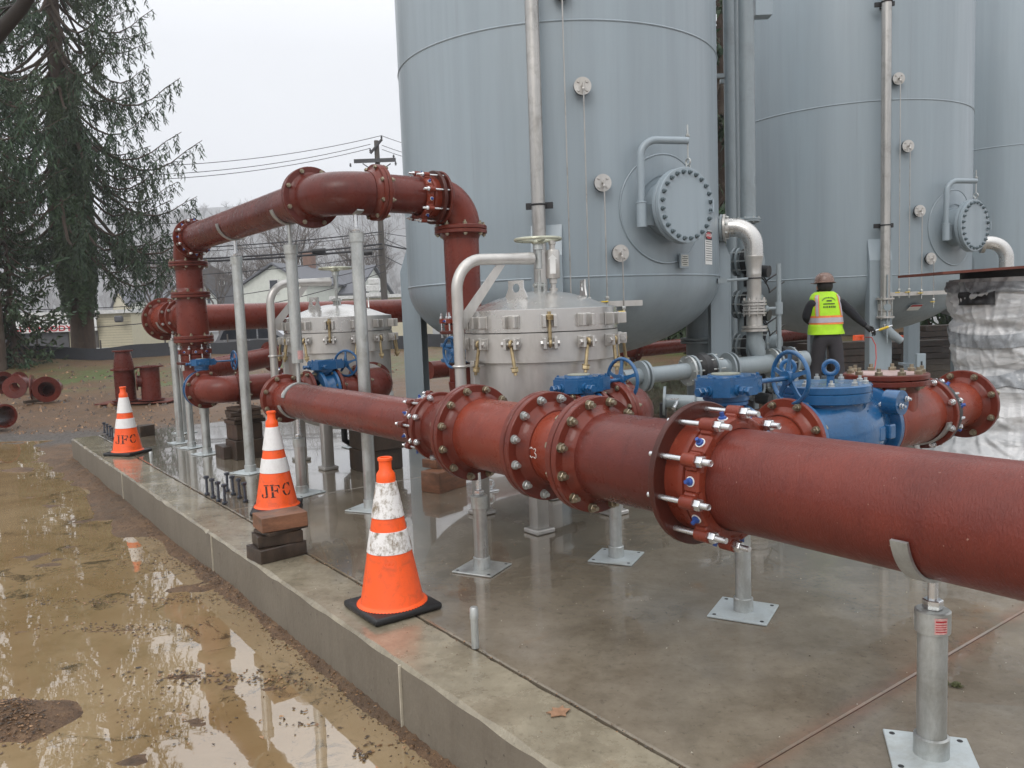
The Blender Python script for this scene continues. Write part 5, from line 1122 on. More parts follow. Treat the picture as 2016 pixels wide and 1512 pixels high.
rp = [(-.95, -.62), (-.2, -.72), (.55, -.7), (.95, -.55), (.98, .5), (.3, .62), (-.6, .55), (-1.0, .2)]
ex = Vector((1, -.05, .035)).normalized(); ey = Vector((0.05, 1, 0)).normalized()
solo('cover_plate', MB().prism([(x * .82, y * .8) for x, y in rp], wc + Z * 1.622, ex, ey, Z * .018), M['rust'], wc + Z * 1.62, 'rusty flat steel plate lying on top of the plastic wrapped equipment', 'plate')
# ------------------------------------------------------------------ the worker
D0 = 10.25
J = lambda px, py, dd=0.0: P(px, py, D0 + dd)
pz = J(1628, 663); foot = Vector((pz.x, pz.y, 0))
root = thing('person', foot, 'worker in lime vest and brown hard hat, seen from behind, reaching to a valve', 'person')
def skin(name, pts, edges, rads, mat, parent, sub=2, rootv=0):
    off = Vector(rootof(parent).location); me = bpy.data.meshes.new(name); me.from_pydata([Vector(p) - off for p in pts], edges, []); o = bpy.data.objects.new(name, me); COL.objects.link(o); o.parent = parent
    md = o.modifiers.new('s', 'SKIN'); md.use_smooth_shade = True
    for i, r in enumerate(rads): me.skin_vertices[0].data[i].radius = r if isinstance(r, tuple) else (r, r)
    me.skin_vertices[0].data[rootv].use_root = True
    md2 = o.modifiers.new('d', 'SUBSURF'); md2.levels = sub; md2.render_levels = sub
    dg = bpy.context.evaluated_depsgraph_get(); dg.update(); e = o.evaluated_get(dg); m2 = bpy.data.meshes.new_from_object(e); o.modifiers.clear(); o.data = m2
    for mm in (mat if isinstance(mat, (list, tuple)) else [mat]): m2.materials.append(mm)
    m2.polygons.foreach_set('use_smooth', [True] * len(m2.polygons)); return o
M['hoodie'] = simple('black_hoodie', (.012, .013, .017), .85, 0, .3, 12, .4, 40); M['trousers'] = simple('dark_work_trousers', (.04, .037, .042), .85, 0, .3, 10, .5, 14)
M['skinm'] = simple('skin', (.42, .2, .13), .5, 0, .1, 30)
pel = J(1628, 660); chest = J(1626, 612); nk = J(1624, 584, -.01); hd_ = J(1623, 566, .02)
shL, shR = J(1597, 594, .0), J(1652, 592, .0); elL, haL = J(1586, 626, .05), J(1603, 640, .28); elR, haR = J(1683, 622, -.02), J(1706, 643, -.06)
hipL, hipR = pel - X * .09 - Z * .04, pel + X * .1 - Z * .04
knL = Vector((pel.x - .12, pel.y + .08, .5)); knR = Vector((pel.x + .14, pel.y - .02, .48)); anL = Vector((pel.x - .14, pel.y - .04, .09)); anR = Vector((pel.x + .17, pel.y - .12, .09)); tL = anL + Y * .2 - Z * .04; tR = anR + Y * .2 + X * .04 - Z * .04
pts = [pel, chest, nk, hd_, shL, elL, haL, shR, elR, haR, hipL, knL, anL, tL, hipR, knR, anR, tR, hd_ + Z * .09]
ed = [(0, 1), (1, 2), (2, 3), (3, 18), (1, 4), (4, 5), (5, 6), (1, 7), (7, 8), (8, 9), (0, 10), (10, 11), (11, 12), (12, 13), (0, 14), (14, 15), (15, 16), (16, 17)]
rd = [(.13, .1), (.1, .075), .05, .085, .07, .06, .035, .07, .06, .035, .105, .08, .06, .045, .105, .08, .06, .045, .08]
body = skin('body', pts, ed, rd, [M['hoodie'], M['trousers'], M['skinm'], M['dark']], root)
off = foot
for p in body.data.polygons:
    c = p.center + off
    p.material_index = 1 if (c.z < pel.z + .08 and c.z > .12 and (c - pel).xy.length < .32) else (3 if c.z <= .12 else (2 if c.z > nk.z + .015 else 0))
part('face', MB().sphere(hd_ + Y * .085 - X * .03 + Z * .0, .018, 6).sphere(hd_ + Y * .07 + X * .0 - Z * .035, .03, 6, (1, 1, .5)), M['skinm'], root)
for s_ in (-1, 1): part('ear', MB().sphere(hd_ + X * s_ * .088 + Z * .0, .028, 6, (.5, 1, 1.1)), M['skinm'], root)
part('hair', MB().sphere(hd_ + Z * .02 - Y * .02, .098, 10, (1, 1, .95)), simple('dark_hair', (.012, .009, .007), .7, 0, .3, 60), root)
part('beard', MB().sphere(hd_ - Z * .05 + Y * .05 - X * .02, .06, 8), M['dark'], root)
hz = hd_ + Z * .065
hat = part('hard_hat', MB().lathe(hz, (Z * 1.0 + Y * .06).normalized(), [(.135, -.012), (.138, -.004), (.118, .004), (.118, .03), (.108, .07), (.085, .1), (.05, .12), (0, .127)], 32).box(hz + Y * .14 - X * .04 - Z * .006, .15, .08, .008, bev=.003), simple('brown_hard_hat', (.2, .125, .1), .3, 0, .4, 18), root)
for az_, z_, r_, m_2 in ((-.1, .05, .028, 'yellow'), (.75, .065, .02, 'label_white'), (-.8, .06, .022, 'label_white'), (1.3, .035, .02, 'yellow'), (-1.4, .03, .02, 'label_white')):
    d = Vector((math.sin(az_), -math.cos(az_), 0)); part('sticker', MB().lathe(hz + d * (.122 - z_ * .35) + Z * z_, (d + Z * .5).normalized(), [(0, .0), (r_, -.002), (0, .003)], 14), M[m_2], hat)
# vest: a shell over the torso
prof = [(566, 11, .07), (573, 14, .085), (579, 23, .1), (586, 27, .12), (596, 27.5, .13), (612, 29, .135), (632, 30, .14), (650, 32, .145), (658, 33, .15)]
def vest(t, k, off=0.0):
    k = max(0, min(len(prof) - 1.001, k)); i = int(k); f = k - i; a, b = prof[i], prof[i + 1]; py = a[0] + (b[0] - a[0]) * f; hw = (a[1] + (b[1] - a[1]) * f) / 153; dp = a[2] + (b[2] - a[2]) * f
    c = J(1624 + (py - 570) * .07 - (2 if py > 640 else 0), py); n_ = 1 + .03 * math.sin(5 * t + k) * (k / 8) + .025 * mnoise.noise((t * 2, k, 3)); cs, sn = math.cos(t), math.sin(t)
    x = math.copysign(abs(cs) ** .8, cs) * (hw * n_ + off); y = math.copysign(abs(sn) ** .8, sn) * (dp * n_ + off); return c + X * x + Y * (y + .03)
M['lime'] = simple('lime_vest', (.42, .75, .015), .6, 0, .12, 10, .3, 20, dirt=(.25, .42, .03), damt=.3); M['tape'] = simple('grey_reflective_tape', (.42, .4, .44), .45, .1, .1, 20); M['vorange'] = simple('orange_trim', (.85, .22, .06), .6)
def vp(t0, t1, k0, k1, off, n=40, m=24): return loft(lambda t, k: vest(t, k, off), t0, t1, k0, k1, n, m)
vs_ = part('vest', vp(0, 2 * PI, 1.2, 8, .006, 72, 40), M['lime'], root, sharp=80)
for (t0, t1, k0, k1) in ((0, 2 * PI, 5.45, 6.35),):
    part('orange_trim', vp(t0, t1, k0, k1, .009, 60, 6), M['vorange'], vs_, sharp=80); part('reflective_tape', vp(t0, t1, k0 + .2, k1 - .2, .012, 60, 6), M['tape'], vs_, sharp=80)
for tc, dt in ((PI * 1.5 - .78, .0), (PI * 1.5 + .86, .0)):
    part('orange_trim', vp(tc - .2, tc + .2, 2.2, 5.5, .009, 8, 14), M['vorange'], vs_, sharp=80); part('reflective_tape', vp(tc - .12, tc + .12, 2.2, 5.5, .012, 8, 14), M['tape'], vs_, sharp=80)
pr_ = MB()
for i in range(13):
    a = -.36 + .72 * i / 12; kk = 2.85 + 1.0 * (a / .36) ** 2 * .55; q = loft(lambda t, k: vest(t, k, .011), PI * 1.5 + a - .02, PI * 1.5 + a + .018, kk, kk + .26, 1, 1); pr_.add(q.v, q.f)
q = loft(lambda t, k: vest(t, k, .011), PI * 1.5 - .3, PI * 1.5 + .3, 4.08, 4.2, 8, 1); pr_.add(q.v, q.f)
q = loft(lambda t, k: vest(t, k, .0115), PI * 1.5 - .1, PI * 1.5 + .12, 3.5, 3.75, 4, 1); pr_.add(q.v, q.f)
for i in range(9):
    a = -.3 + .62 * i / 8; q = loft(lambda t, k: vest(t, k, .011), PI * 1.5 + a - .026, PI * 1.5 + a + .018, 4.4, 4.62, 1, 1); pr_.add(q.v, q.f)
part('printed_logo', pr_, M['ink'], vs_)
# gloved hands, five fingers each
def hand(w, d, n_, name):
    d = d.normalized(); n_ = (n_ - d * n_.dot(d)).normalized(); s = d.cross(n_)
    part(name, MB().tube([w - d * .02, w + d * .02, w + d * .06, w + d * .088], [.027, .034, .04, .034], 12), M['dark'], root)
    for k, (o_, L) in enumerate(((-.028, .062), (-.01, .075), (.009, .072), (.027, .056))):
        b = w + d * .08 + s * o_; p_ = [b, b + d * L * .45 + n_ * .006, b + d * L * .75 + n_ * .026, b + d * L * .8 + n_ * .048]; part('finger', MB().tube(p_, [.0105, .01, .009, .007], 8), M['dark'], root)
    b = w + d * .03 - s * .032; part('thumb', MB().tube([b, b - s * .025 + d * .03 + n_ * .01, b - s * .022 + d * .055 + n_ * .03], [.013, .011, .008], 8), M['dark'], root)
hand(haR, (haR - elR) + X * .05, -Z * .6 - Y * .4, 'glove'); hand(haL, (haL - elL), X, 'glove')
# small test wand the worker holds, red lead
q = haR + (haR - elR).normalized() * .1; root2 = thing('test_wand', q, 'small brass and steel test valve held in the worker\'s right glove', 'tool'); w1 = q + X * .24 + Z * .075 - Y * .02
part('tube', MB().cyl(q - X * .03, w1, .011, n=12), M['zinc'], root2); part('body', MB().cyl(q.lerp(w1, .3), q.lerp(w1, .8), .016, n=12), M['yellow'], root2); part('knob', MB().cyl(q.lerp(w1, .6), q.lerp(w1, .6) + Z * .045, .008, n=10).cyl(q.lerp(w1, .6) + Z * .04, q.lerp(w1, .6) + Z * .05, .02, n=14), M['zinc'], root2)
cb = [P(1704, 664, 10.2), P(1716, 664, 10.1), P(1724, 680, 10.0), P(1725, 705, 9.9), P(1720, 740, 9.7)]
solo('red_lead', MB().tube(cb, .006, 8), simple('red_wire', (.4, .03, .02), .5), cb[0], 'thin red wire hanging down beside the grey leg, right of the worker', 'wire')
# ------------------------------------------------------------------ fittings lying on the mud
def GG(px, py, z=-.2): return G(px, py, z)
RD, RDO = M['red_dark'], M['red_orange']
p = GG(249, 789, -.12); root = thing('standing_reducer', p, 'tall red flanged reducer standing on end on the mud', 'pipe fitting')
k = 1.0
part('body', MB().lathe(p, Z, [(.2, .02), (.2, .62), (.205, .64), (.15, 1.02)], 40), RD, root); part('flange', MB().lathe(p, Z, [(.1, 0), (.27, 0), (.27, .03), (.2, .03)], 40).lathe(p + Z * .64, Z, [(.1, 0), (.26, 0), (.26, .035), (.1, .035)], 40).lathe(p + Z * 1.02, Z, [(.1, 0), (.2, 0), (.2, .028), (.13, .028), (.12, -.2)], 40), RD, root)
p = GG(299, 787, -.12); root = thing('standing_tee', p, 'shorter red tee standing on end on the mud, beside the tall reducer', 'pipe fitting')
part('body', MB().lathe(p, Z, [(.19, 0), (.19, .68)], 40).cyl(p + Z * .4, p + Z * .4 - X * .24 - Y * .1, .12, n=28), RD, root); d = (-X * .92 - Y * .38).normalized()
part('flange', MB().lathe(p + Z * .68, Z, [(.16, -.1), (.16, .0), (.27, 0), (.27, .03), (.17, .03), (.16, .0)], 40).lathe(p, Z, [(.1, 0), (.26, 0), (.26, .03), (.1, .03)], 40).lathe(p + Z * .4 + d * .24, d, [(.1, 0), (.19, 0), (.19, .025), (.1, .025), (.1, -.1)], 36), RD, root)
solo('steel_plate', MB().box(GG(275, 790, -.16) + Z * .0, 1.5, .8, .03, bev=.004), M['rust'], GG(275, 790, -.16), 'flat rusty steel plate lying on the mud under the standing fittings', 'plate')
def spool(p, d, L, r, R, label, open_=True):
    d = Vector(d).normalized(); root = thing('pipe_spool', p, label, 'pipe', 'loose red pipe fittings lying on the mud'); c = Vector(p) + Z * (R * .7)
    part('pipe', MB().lathe(c, d, [(r, 0), (r, L), (r * .84, L), (r * .84, 0)], 32), RD, root)
    part('flange', MB().lathe(c + d * (L - .02), d, [(r, 0), (R, 0), (R, .03), (r * .84, .031), (r * .84, -.02)], 36), M['red_dark'], root); return root
spool(GG(112, 775, -.05), (.32, -.95, -.02), .8, .14, .22, 'red pipe spool lying on the mud with its dark flange facing the viewer')
spool(GG(-40, 832, -.14), (.8, -.45, 0), .8, .2, .2, 'large plain red pipe cut by the left edge of the picture')
def lel(px, py, rot, r, R, label):
    p = GG(px, py, -.1); root = thing('loose_elbow', p, label, 'pipe fitting', 'loose red pipe fittings lying on the mud'); a = math.radians(rot); d0 = Vector((math.cos(a), math.sin(a), .1)).normalized(); d1 = Z.cross(d0).normalized(); c = p + Z * (R * .85)
    part('elbow', MB().tube(arc(c, -d1, d0, r * 1.6, 0, PI / 2, 10), r, 28, cap=False), RD, root); part('flange', MB().lathe(c - d1 * r * 1.6, -d0, [(r * .86, -.1), (r * .86, .03), (R, .03), (R, 0), (r, 0)], 36).lathe(c + d0 * r * 1.6, d1, [(r * .86, -.1), (r * .86, .03), (R, .03), (R, 0), (r, 0)], 36), RD, root)
lel(62, 790, 110, .19, .28, 'red elbow lying with its dark open end towards the slab, right of the pile'); lel(20, 775, 70, .17, .26, 'red elbow in the middle of the pile at the left edge'); lel(-20, 775, 150, .2, .28, 'red elbow at the left edge, behind the others in the pile')
solo('flange_ring', MB().lathe(GG(32, 790, -.1) + Z * .3, Vector((.25, -.95, .15)), [(.1, 0), (.24, 0), (.24, .03), (.1, .03), (.1, 0)], 36), M['red_dark'], GG(32, 790, -.1), 'dark open flange ring leaning on the pile of red elbows', 'flange')
for k, (x, y, l) in enumerate(((72, 792, .5), (100, 760, .7))):
    block(GG(x, y, -.13), l, .1, .06, .4 + k, ('short plank lying by the loose elbows', 'plank lying behind the loose pipe spool')[k], M['wood_dark'])
# orange warning drums and equipment beyond the tanks
for k, (px, dd, l) in enumerate(((1772, 19.0, 'right of the grey leg'), (1836, 21.0, 'left of the wrapped equipment'), (1690, 20.0, 'just right of the worker'))):
    q = P(px, 690, dd); b = Vector((q.x, q.y, 0)); h = .6; root = thing('warning_drum', b, 'orange warning drum on the slab beyond the tanks, ' + l, 'drum', 'orange warning drums beyond the tanks')
    part('drum', MB().lathe(b, Z, [(.17, 0), (.17, .03), (.15, .04), (.148, .2), (.142, .21), (.14, .36), (.134, .37), (.13, .5), (.12, .52), (0, .53)], 28), M['orange'], root)

rq = random.Random(8)
for k, (px, py, dd, w_, h_, l) in enumerate(((1650, 704, 16.5, 2.2, .6, 'dark stack of planks beyond the second tank, behind the worker'), (1785, 700, 18.5, 2.2, .5, 'low dark plank stack beyond the grey leg of the second tank'), (1850, 700, 20.0, 2.0, .8, 'dark plank stack beyond, left of the plastic wrapped equipment'), (1545, 696, 17.5, 2.2, .7, 'dark plank stack beyond, left of the worker'))):
    q = P(px, py, dd); b = Vector((q.x, q.y, 0)); root = thing('plank_stack', b, l, 'plank stack')
    n_ = int(h_ / .14)
    for i in range(n_): e = Vector((math.cos(.15 * rq.gauss(0, 1)), math.sin(.15), 0)).normalized(); part('plank', MB().box(b + Z * (.07 + .14 * i) + X * rq.gauss(0, .15), w_ * rq.uniform(.5, 1), .5, .13, e, Z.cross(e), Z, .004), M['wood_dark'], root)
# ------------------------------------------------------------------ background
def gz(x, y): return hgt(x, y)
M['siding'] = simple('cream_siding', (.55, .5, .36), .6, 0, .08, 3, dirt=(.3, .28, .2), damt=.3); M['roof'] = simple('grey_shingles', (.12, .125, .14), .8, 0, .25, 4); M['wsiding'] = simple('white_siding', (.6, .62, .56), .6, 0, .1, 3)
M['glass'] = simple('dark_window', (.03, .035, .045), .08, 0, .2, 3); M['asph'] = simple('dark_fabric', (.028, .03, .036), .7, 0, .4, 2, .5, 6); M['trim'] = simple('white_trim', (.6, .6, .58), .6)
M['polew'] = simple('weathered_pole', (.1, .09, .08), .8, 0, .3, 3, stretch=(4, 4, .4)); M['wire'] = simple('black_cable', (.03, .03, .035), .6); M['greyw'] = simple('dark_grey_wall', (.08, .08, .085), .7, 0, .2, 3)
# silt fence (black fabric on stakes)
xs_ = [x * .35 for x in range(-52, 6)]
g = MB(); vs = []; n = len(xs_)
yf = lambda x: 27.6 + .25 * math.sin(x * .5) + .1 * mnoise.noise((x, 0, 0))
for x in xs_:
    y = yf(x); z = hgt(x, y); tp = .42 + .03 * math.sin(x * 1.4); vs += [Vector((x, y - .06, z - .05)), Vector((x, y, z + tp)), Vector((x, y + .02, z + tp)), Vector((x, y + .08, z - .05))]
g.add(vs, [(4 * i + j, 4 * i + j + 1, 4 * i + 5 + j, 4 * i + 4 + j) for i in range(n - 1) for j in range(3)])
root = thing('silt_fence', (-8, 27.6, .3), 'low black silt fence running across the mud behind the loose fittings', 'fence'); part('fabric', g, M['asph'], root)
for i in range(0, n, 6): x = xs_[i]; y = yf(x) + .1; part('stake', MB().box((x, y, hgt(x, y) + .3), .04, .04, .75), M['polew'], root)
# wire fence behind
root = thing('rail_fence', (-9, 33, .2), 'thin grey rail fence behind the black silt fence', 'fence'); g = MB()
a_, b_ = onY(40, 691, 33), onY(800, 668, 33); g.cyl(a_, b_, .03, n=8); g.cyl(a_ - Z * .12, b_ - Z * .12, .012, n=6); part('rail', g, M['galv'], root)
for i in range(8): q = a_.lerp(b_, i / 7); part('fence_post', MB().cyl(Vector((q.x, q.y, hgt(q.x, q.y) - .1)), q + Z * .05, .03, n=8), M['galv'], root)
# shop building with its sign
YB = 50.0
def bx3(x0, x1, y0, y1, z0, z1): return MB().box(((x0 + x1) / 2, (y0 + y1) / 2, (z0 + z1) / 2), x1 - x0, y1 - y0, z1 - z0)
tl, br_, zb = onY(-80, 622, YB), onY(257, 612, YB), -.7
root = thing('shop_building', ((tl.x + br_.x) / 2, YB + 4, zb), 'low cream shop building with a long white sign, behind the trees at left', 'building')
xm = onY(186, 650, YB).x; zt = br_.z
w = bx3(tl.x, br_.x, YB, YB + 8, zb, zt - .12)
part('wall', w, M['siding'], root); g = MB(); z = zb + .1
while z < zt - .2: g.box(((xm + br_.x) / 2, YB - .012, z), br_.x - xm, .02, .03); z += .16
part('siding_laps', g, simple('siding_shadow_strip', (.4, .36, .26), .6), root)
part('fascia', bx3(tl.x - .2, br_.x + .15, YB - .3, YB + 8.2, zt - .12, zt + .1), M['trim'], root)
s0, s1 = onY(-40, 660, YB - .35), onY(192, 650, YB - .35); t0_, t1_ = onY(-40, 626, YB - .35), onY(192, 620, YB - .35)
part('lower_wall', bx3(tl.x, xm - 1.6, YB - .12, YB, zb, s0.z), M['greyw'], root); zs0, zs1 = s1.z - .02, t1_.z - .02
sg = part('sign_board', bx3(s0.x, s1.x, YB - .42, YB - .36, zs0, zs1), M['label_white'], root)
hS = zs1 - zs0
def flat(x0, z0, y): return lambda x, y_: Vector((x0 + x, y, z0 + y_))
xi = onY(142, 640, YB - .43).x
t, w_ = text_mb('ician', hS * .72, flat(xi, zs0 + hS * .48, YB - .43), bold=.012); sc_ = 1.15
for v in t.v: v.x = xi + (v.x - xi) * 1.9
part('sign_lettering', t, M['ink'], sg)
xi = onY(84, 650, YB - .43).x; t, w_ = text_mb('AUTO BODY', hS * .5, flat(xi, zs0 + hS * .06, YB - .43), bold=.014)
for v in t.v: v.x = xi + (v.x - xi) * 1.35
part('sign_lettering', t, M['label_red'], sg)
part('lamp', MB().box(onY(234, 628, YB - .5), .5, .3, .4, bev=.08), M['greyw'], root); part('downpipe', bx3(xm + .05, xm + .22, YB - .1, YB - .02, zb, zs0), M['polew'], root)
# house
def house(cx, cy, rot, w, L, hw, hr, zb, label, wallm, chim=True, name='house', wins=2):
    e = Vector((math.cos(rot), math.sin(rot), 0)); f = Z.cross(e); c = Vector((cx, cy, zb)); root = thing(name, c, label, 'house')
    part('wall', MB().prism([(-w / 2, 0), (w / 2, 0), (w / 2, hw), (0, hr - .1), (-w / 2, hw)], c - f * L / 2, e, Z, f * L), wallm, root, sharp=20)
    o = .4; s = (hr - hw) / (w / 2); th = .18
    for k in (-1, 1): part('roof', MB().prism([(0, hr), (k * (w / 2 + o), hw - o * s), (k * (w / 2 + o), hw - o * s + th), (0, hr + th)], c - f * (L / 2 + .35), e, Z, f * (L + .7)), M['roof'], root, sharp=20)
    if chim: part('chimney', MB().box(c + f * L * .25 + Z * (hr + .3), .9, .9, 2.2, e, f), simple('brick', (.2, .12, .09), .8), root)
    for i in range(wins):
        x = (i - (wins - 1) / 2) * w * .4; q = c - f * (L / 2 + .03) + e * x + Z * (hw * .95); wf = part('window', MB().box(q, .95, .06, 1.3, e, f), M['trim'], root); part('pane', MB().box(q - f * .02, .75, .06, 1.1, e, f), M['glass'], wf)
    for i in range(3):
        q = c + e * (w / 2 + .03) + f * (i - 1) * L * .3 + Z * hw * .55; wf = part('window', MB().box(q, .06, .95, 1.3, e, f), M['trim'], root); part('pane', MB().box(q + e * .02, .06, .75, 1.1, e, f), M['glass'], wf)
    return root
q = onY(580, 560, 72); hb = q.z
house(onY(566, 560, 72).x, 76, math.radians(-14), 6.2, 9, hb - .7 + 1.0, hb + 3.6 - 1.6, -.8 + .6, 'white gabled house with a grey roof, behind the rear stainless filter', M['wsiding'], True, wins=1)
hb2 = onY(640, 560, 78).z
house(onY(640, 560, 80).x, 82, math.radians(76), 8.5, 9.5, hb2 - .9, hb2 + 1.7, 0, 'grey roofed house wing beside the white gable, behind the posts', M['wsiding'], False, 'house_wing')
hs = onY(735, 575, 62); root = thing('roof_vent', hs, 'white louvred roof vent cluster on a flat roof, left of the big tank', 'vent'); part('vent', MB().box(hs + Z * .3, 1.0, .6, .5, bev=.05).box(hs + Z * .8 + X * .1, .8, .6, .45, bev=.05).box(hs - Z * .2, 1.5, .8, .3), M['trim'], root)
root = thing('flat_building', (hs.x, 66, -.7), 'low flat roofed building behind the header pipe, left of the tank', 'building'); zt = onY(730, 587, 62).z; part('wall', bx3(onY(655, 600, 62).x, onY(830, 600, 62).x, 62, 70, -.7, zt), M['siding'], root); part('fascia', bx3(onY(650, 600, 62).x, onY(835, 600, 62).x, 61.8, 70.2, zt, zt + .25), M['trim'], root)
for k, (px, py, y, l) in enumerate(((420, 555, 120, 'small grey house on the misty hillside, right of the riser'), (345, 590, 105, 'pale house low on the hill behind the riser'), (300, 600, 110, 'tan house on the hillside right of the ivy covered trunk'))):
    q = onY(px, py, y + 25); house(q.x, y + 25, .3 + k, 8, 10, 5, 7.5, q.z - 5, l, (M['greyw'], M['wsiding'], M['siding'])[k], False)
# SUV
q = onY(415, 688, 38); x0 = q.x; zg = hgt(x0, 38) - .02; root = thing('parked_car', (x0 + 2.3, 38.9, zg), 'silver estate car parked behind the fence, partly hidden by posts', 'car')
side = [(0, .45), (.02, .95), (.25, 1.05), (.55, 1.55), (.9, 1.72), (2.5, 1.74), (3.0, 1.6), (3.6, 1.12), (4.4, 1.0), (4.65, .75), (4.66, .4), (4.3, .28), (.3, .28)]
cp = M['carp'] = simple('silver_car_paint', (.42, .43, .46), .2, .4, .04, 3, coat=1.0)
b0 = Vector((x0, 38, zg)); part('body', MB().prism(side, b0, X, Z, Y * 1.8), cp, root, sharp=20)
part('side_window', MB().prism([(.45, 1.1), (.65, 1.5), (1.0, 1.62), (1.35, 1.62), (1.35, 1.1)], b0 - Y * .012, X, Z, Y * .02).prism([(1.43, 1.1), (1.43, 1.62), (2.2, 1.62), (2.2, 1.1)], b0 - Y * .012, X, Z, Y * .02).prism([(2.28, 1.1), (2.28, 1.62), (2.6, 1.6), (3.3, 1.14), (3.3, 1.1)], b0 - Y * .012, X, Z, Y * .02), M['glass'], root)
part('tail_light', MB().box(b0 + X * .04 + Z * .92, .1, .3, .2), M['label_red'], root)
for wx in (.95, 3.7):
    wl = part('wheel', MB().cyl(b0 + X * wx + Z * .34 - Y * .02, b0 + X * wx + Z * .34 + Y * .22, .34, n=28), M['black'], root); part('rim', MB().cyl(b0 + X * wx + Z * .34 - Y * .03, b0 + X * wx + Z * .34, .21, n=20), M['zinc'], wl)
# utility pole and wires
YP = 44.0; pt = onY(741, 277, YP); pbz = hgt(pt.x, YP)
root = thing('utility_pole', (pt.x, YP, pbz), 'weathered wooden utility pole with a crossarm, left of the nearest tank', 'utility pole')
part('pole', MB().cyl((pt.x, YP, pbz - .2), pt, .2, .13, n=16), M['polew'], root)
ca, cb_ = onY(697, 317, YP - .25), onY(779, 315, YP - .25); m_c = (ca + cb_) / 2
part('crossarm', MB().box(m_c, (cb_ - ca).length, .14, .19), M['greyw'], root); part('brace', MB().cyl(onY(714, 322, YP - .2), onY(741, 340, YP - .2), .03, n=6).cyl(onY(769, 322, YP - .2), onY(744, 340, YP - .2), .03, n=6), M['greyw'], root)
part('pole_top_arm', MB().cyl(onY(729, 302, YP - .2), onY(752, 274, YP - .2), .07, n=8), M['greyw'], root)
for (x, y) in ((751, 270), (729, 296), (775, 308), (690, 325), (779, 322)): part('insulator', MB().lathe(onY(x, y, YP - .2), Z, [(0, -.1), (.06, -.08), (.03, -.04), (.07, 0), (.03, .04), (.05, .08), (0, .1)], 10), M['greyw'], root)
def wirep(p0, p1, sag, r, label, grp='overhead wires'):
    pts = [p0.lerp(p1, i / 24) - Z * sag * 4 * (i / 24) * (1 - i / 24) for i in range(25)]; solo('overhead_wire', MB().tube(pts, r, 5), M['wire'], p0, label, 'wire', grp)
WL = [((-200, 303), (751, 267), 1, .016, 'topmost'), ((-200, 322), (729, 284), 1, .016, 'second highest'), ((-200, 333), (729, 292), 1, .016, 'third highest'), ((-200, 428), (752, 404), .6, .016, 'thin level'), ((-200, 470), (750, 386), 1.2, .012, 'slanting thin'),
      ((-200, 485), (752, 456), .5, .03, 'upper pair'), ((-200, 498), (752, 461), .5, .016, 'faint upper'), ((-200, 505), (752, 480), .5, .05, 'thick black'), ((-200, 515), (754, 489), .4, .055, 'thickest black'), ((-200, 540), (754, 502), .6, .02, 'middle thin'), ((-200, 600), (756, 520), 1.0, .02, 'low slanting'), ((-200, 640), (757, 535), 1.2, .02, 'lowest slanting')]
for a0_, b0_, sg_, r, l in WL: wirep(onY(*a0_, 34), onY(*b0_, YP - .3), sg_, r, l + ' overhead wire left of the utility pole')
for (x0_, y0_, x1_, y1_, r, l) in ((751, 267, 900, 300, .016, 'topmost'), (752, 286, 900, 318, .016, 'second'), (752, 294, 900, 326, .016, 'third'), (755, 458, 900, 464, .02, 'middle'), (756, 481, 900, 494, .045, 'thick black'), (757, 470, 900, 515, .02, 'sagging'), (757, 504, 900, 560, .02, 'lowest')): wirep(onY(x0_, y0_, YP), onY(x1_, y1_, 52), .2, r, l + ' overhead wire right of the utility pole, running behind the tank')
for (x, y, l) in ((628, 494, 'left'), (720, 498, 'right')): solo('splice_case', MB().cyl(onY(x - 13, y + 1, 42), onY(x + 13, y - 1, 42), .13, n=12), M['black'], onY(x, y, 42), l + ' black splice case hanging on the thick cable', 'cable box')
# bare tree shapes
def barkm(): return simple('grey_bark', (.12, .1, .085), .9, 0, .3, 3)
M['bark'] = barkm(); M['bark_misted'] = simple('mist_paled_bark', (.24, .23, .22), .9, 0, .2, 3); M['barkk'] = simple('wet_black_bark', (.028, .022, .018), .8, 0, .4, 5, .6, 12); M['barkd'] = simple('dark_conifer_bark', (.07, .048, .035), .9, 0, .4, 5, .6, 12, dirt=(.14, .13, .1), dsc=2, stretch=(2, 2, .3))  # bark of the far woods is paled, the mist's veil painted into its colour
def twig(mb, p, d, L, r, lev, rnd, nb=4):
    q = p + d * L * .5 + Vector((rnd.gauss(0, .06), rnd.gauss(0, .06), .02)) * L; e = q + (d + Vector((rnd.gauss(0, .22), rnd.gauss(0, .22), rnd.gauss(.08, .15)))).normalized() * L * .5
    for a, b, r0, r1 in ((p, q, r, r * .75), (q, e, r * .75, r * .5)):
        t = (b - a).normalized(); n_ = 5 if lev > 3 else 3; e1 = basis(t)[0]; e2 = t.cross(e1); vs = []
        for c, rr_ in ((a, r0), (b, r1)):
            for i in range(n_): an = 2 * PI * i / n_; vs.append(c + (e1 * math.cos(an) + e2 * math.sin(an)) * rr_)
        mb.add(vs, [(i, (i + 1) % n_, n_ + (i + 1) % n_, n_ + i) for i in range(n_)])
    if lev > 0:
        for k in range(nb):
            f = .3 + .7 * (k + rnd.random()) / nb; b = p.lerp(e, f); dd = (d * .75 + Vector((rnd.gauss(0, .55), rnd.gauss(0, .55), rnd.gauss(.2, .3)))).normalized(); twig(mb, b, dd, L * rnd.uniform(.5, .75), r * .5, lev - 1, rnd, nb)
rt = random.Random(21)
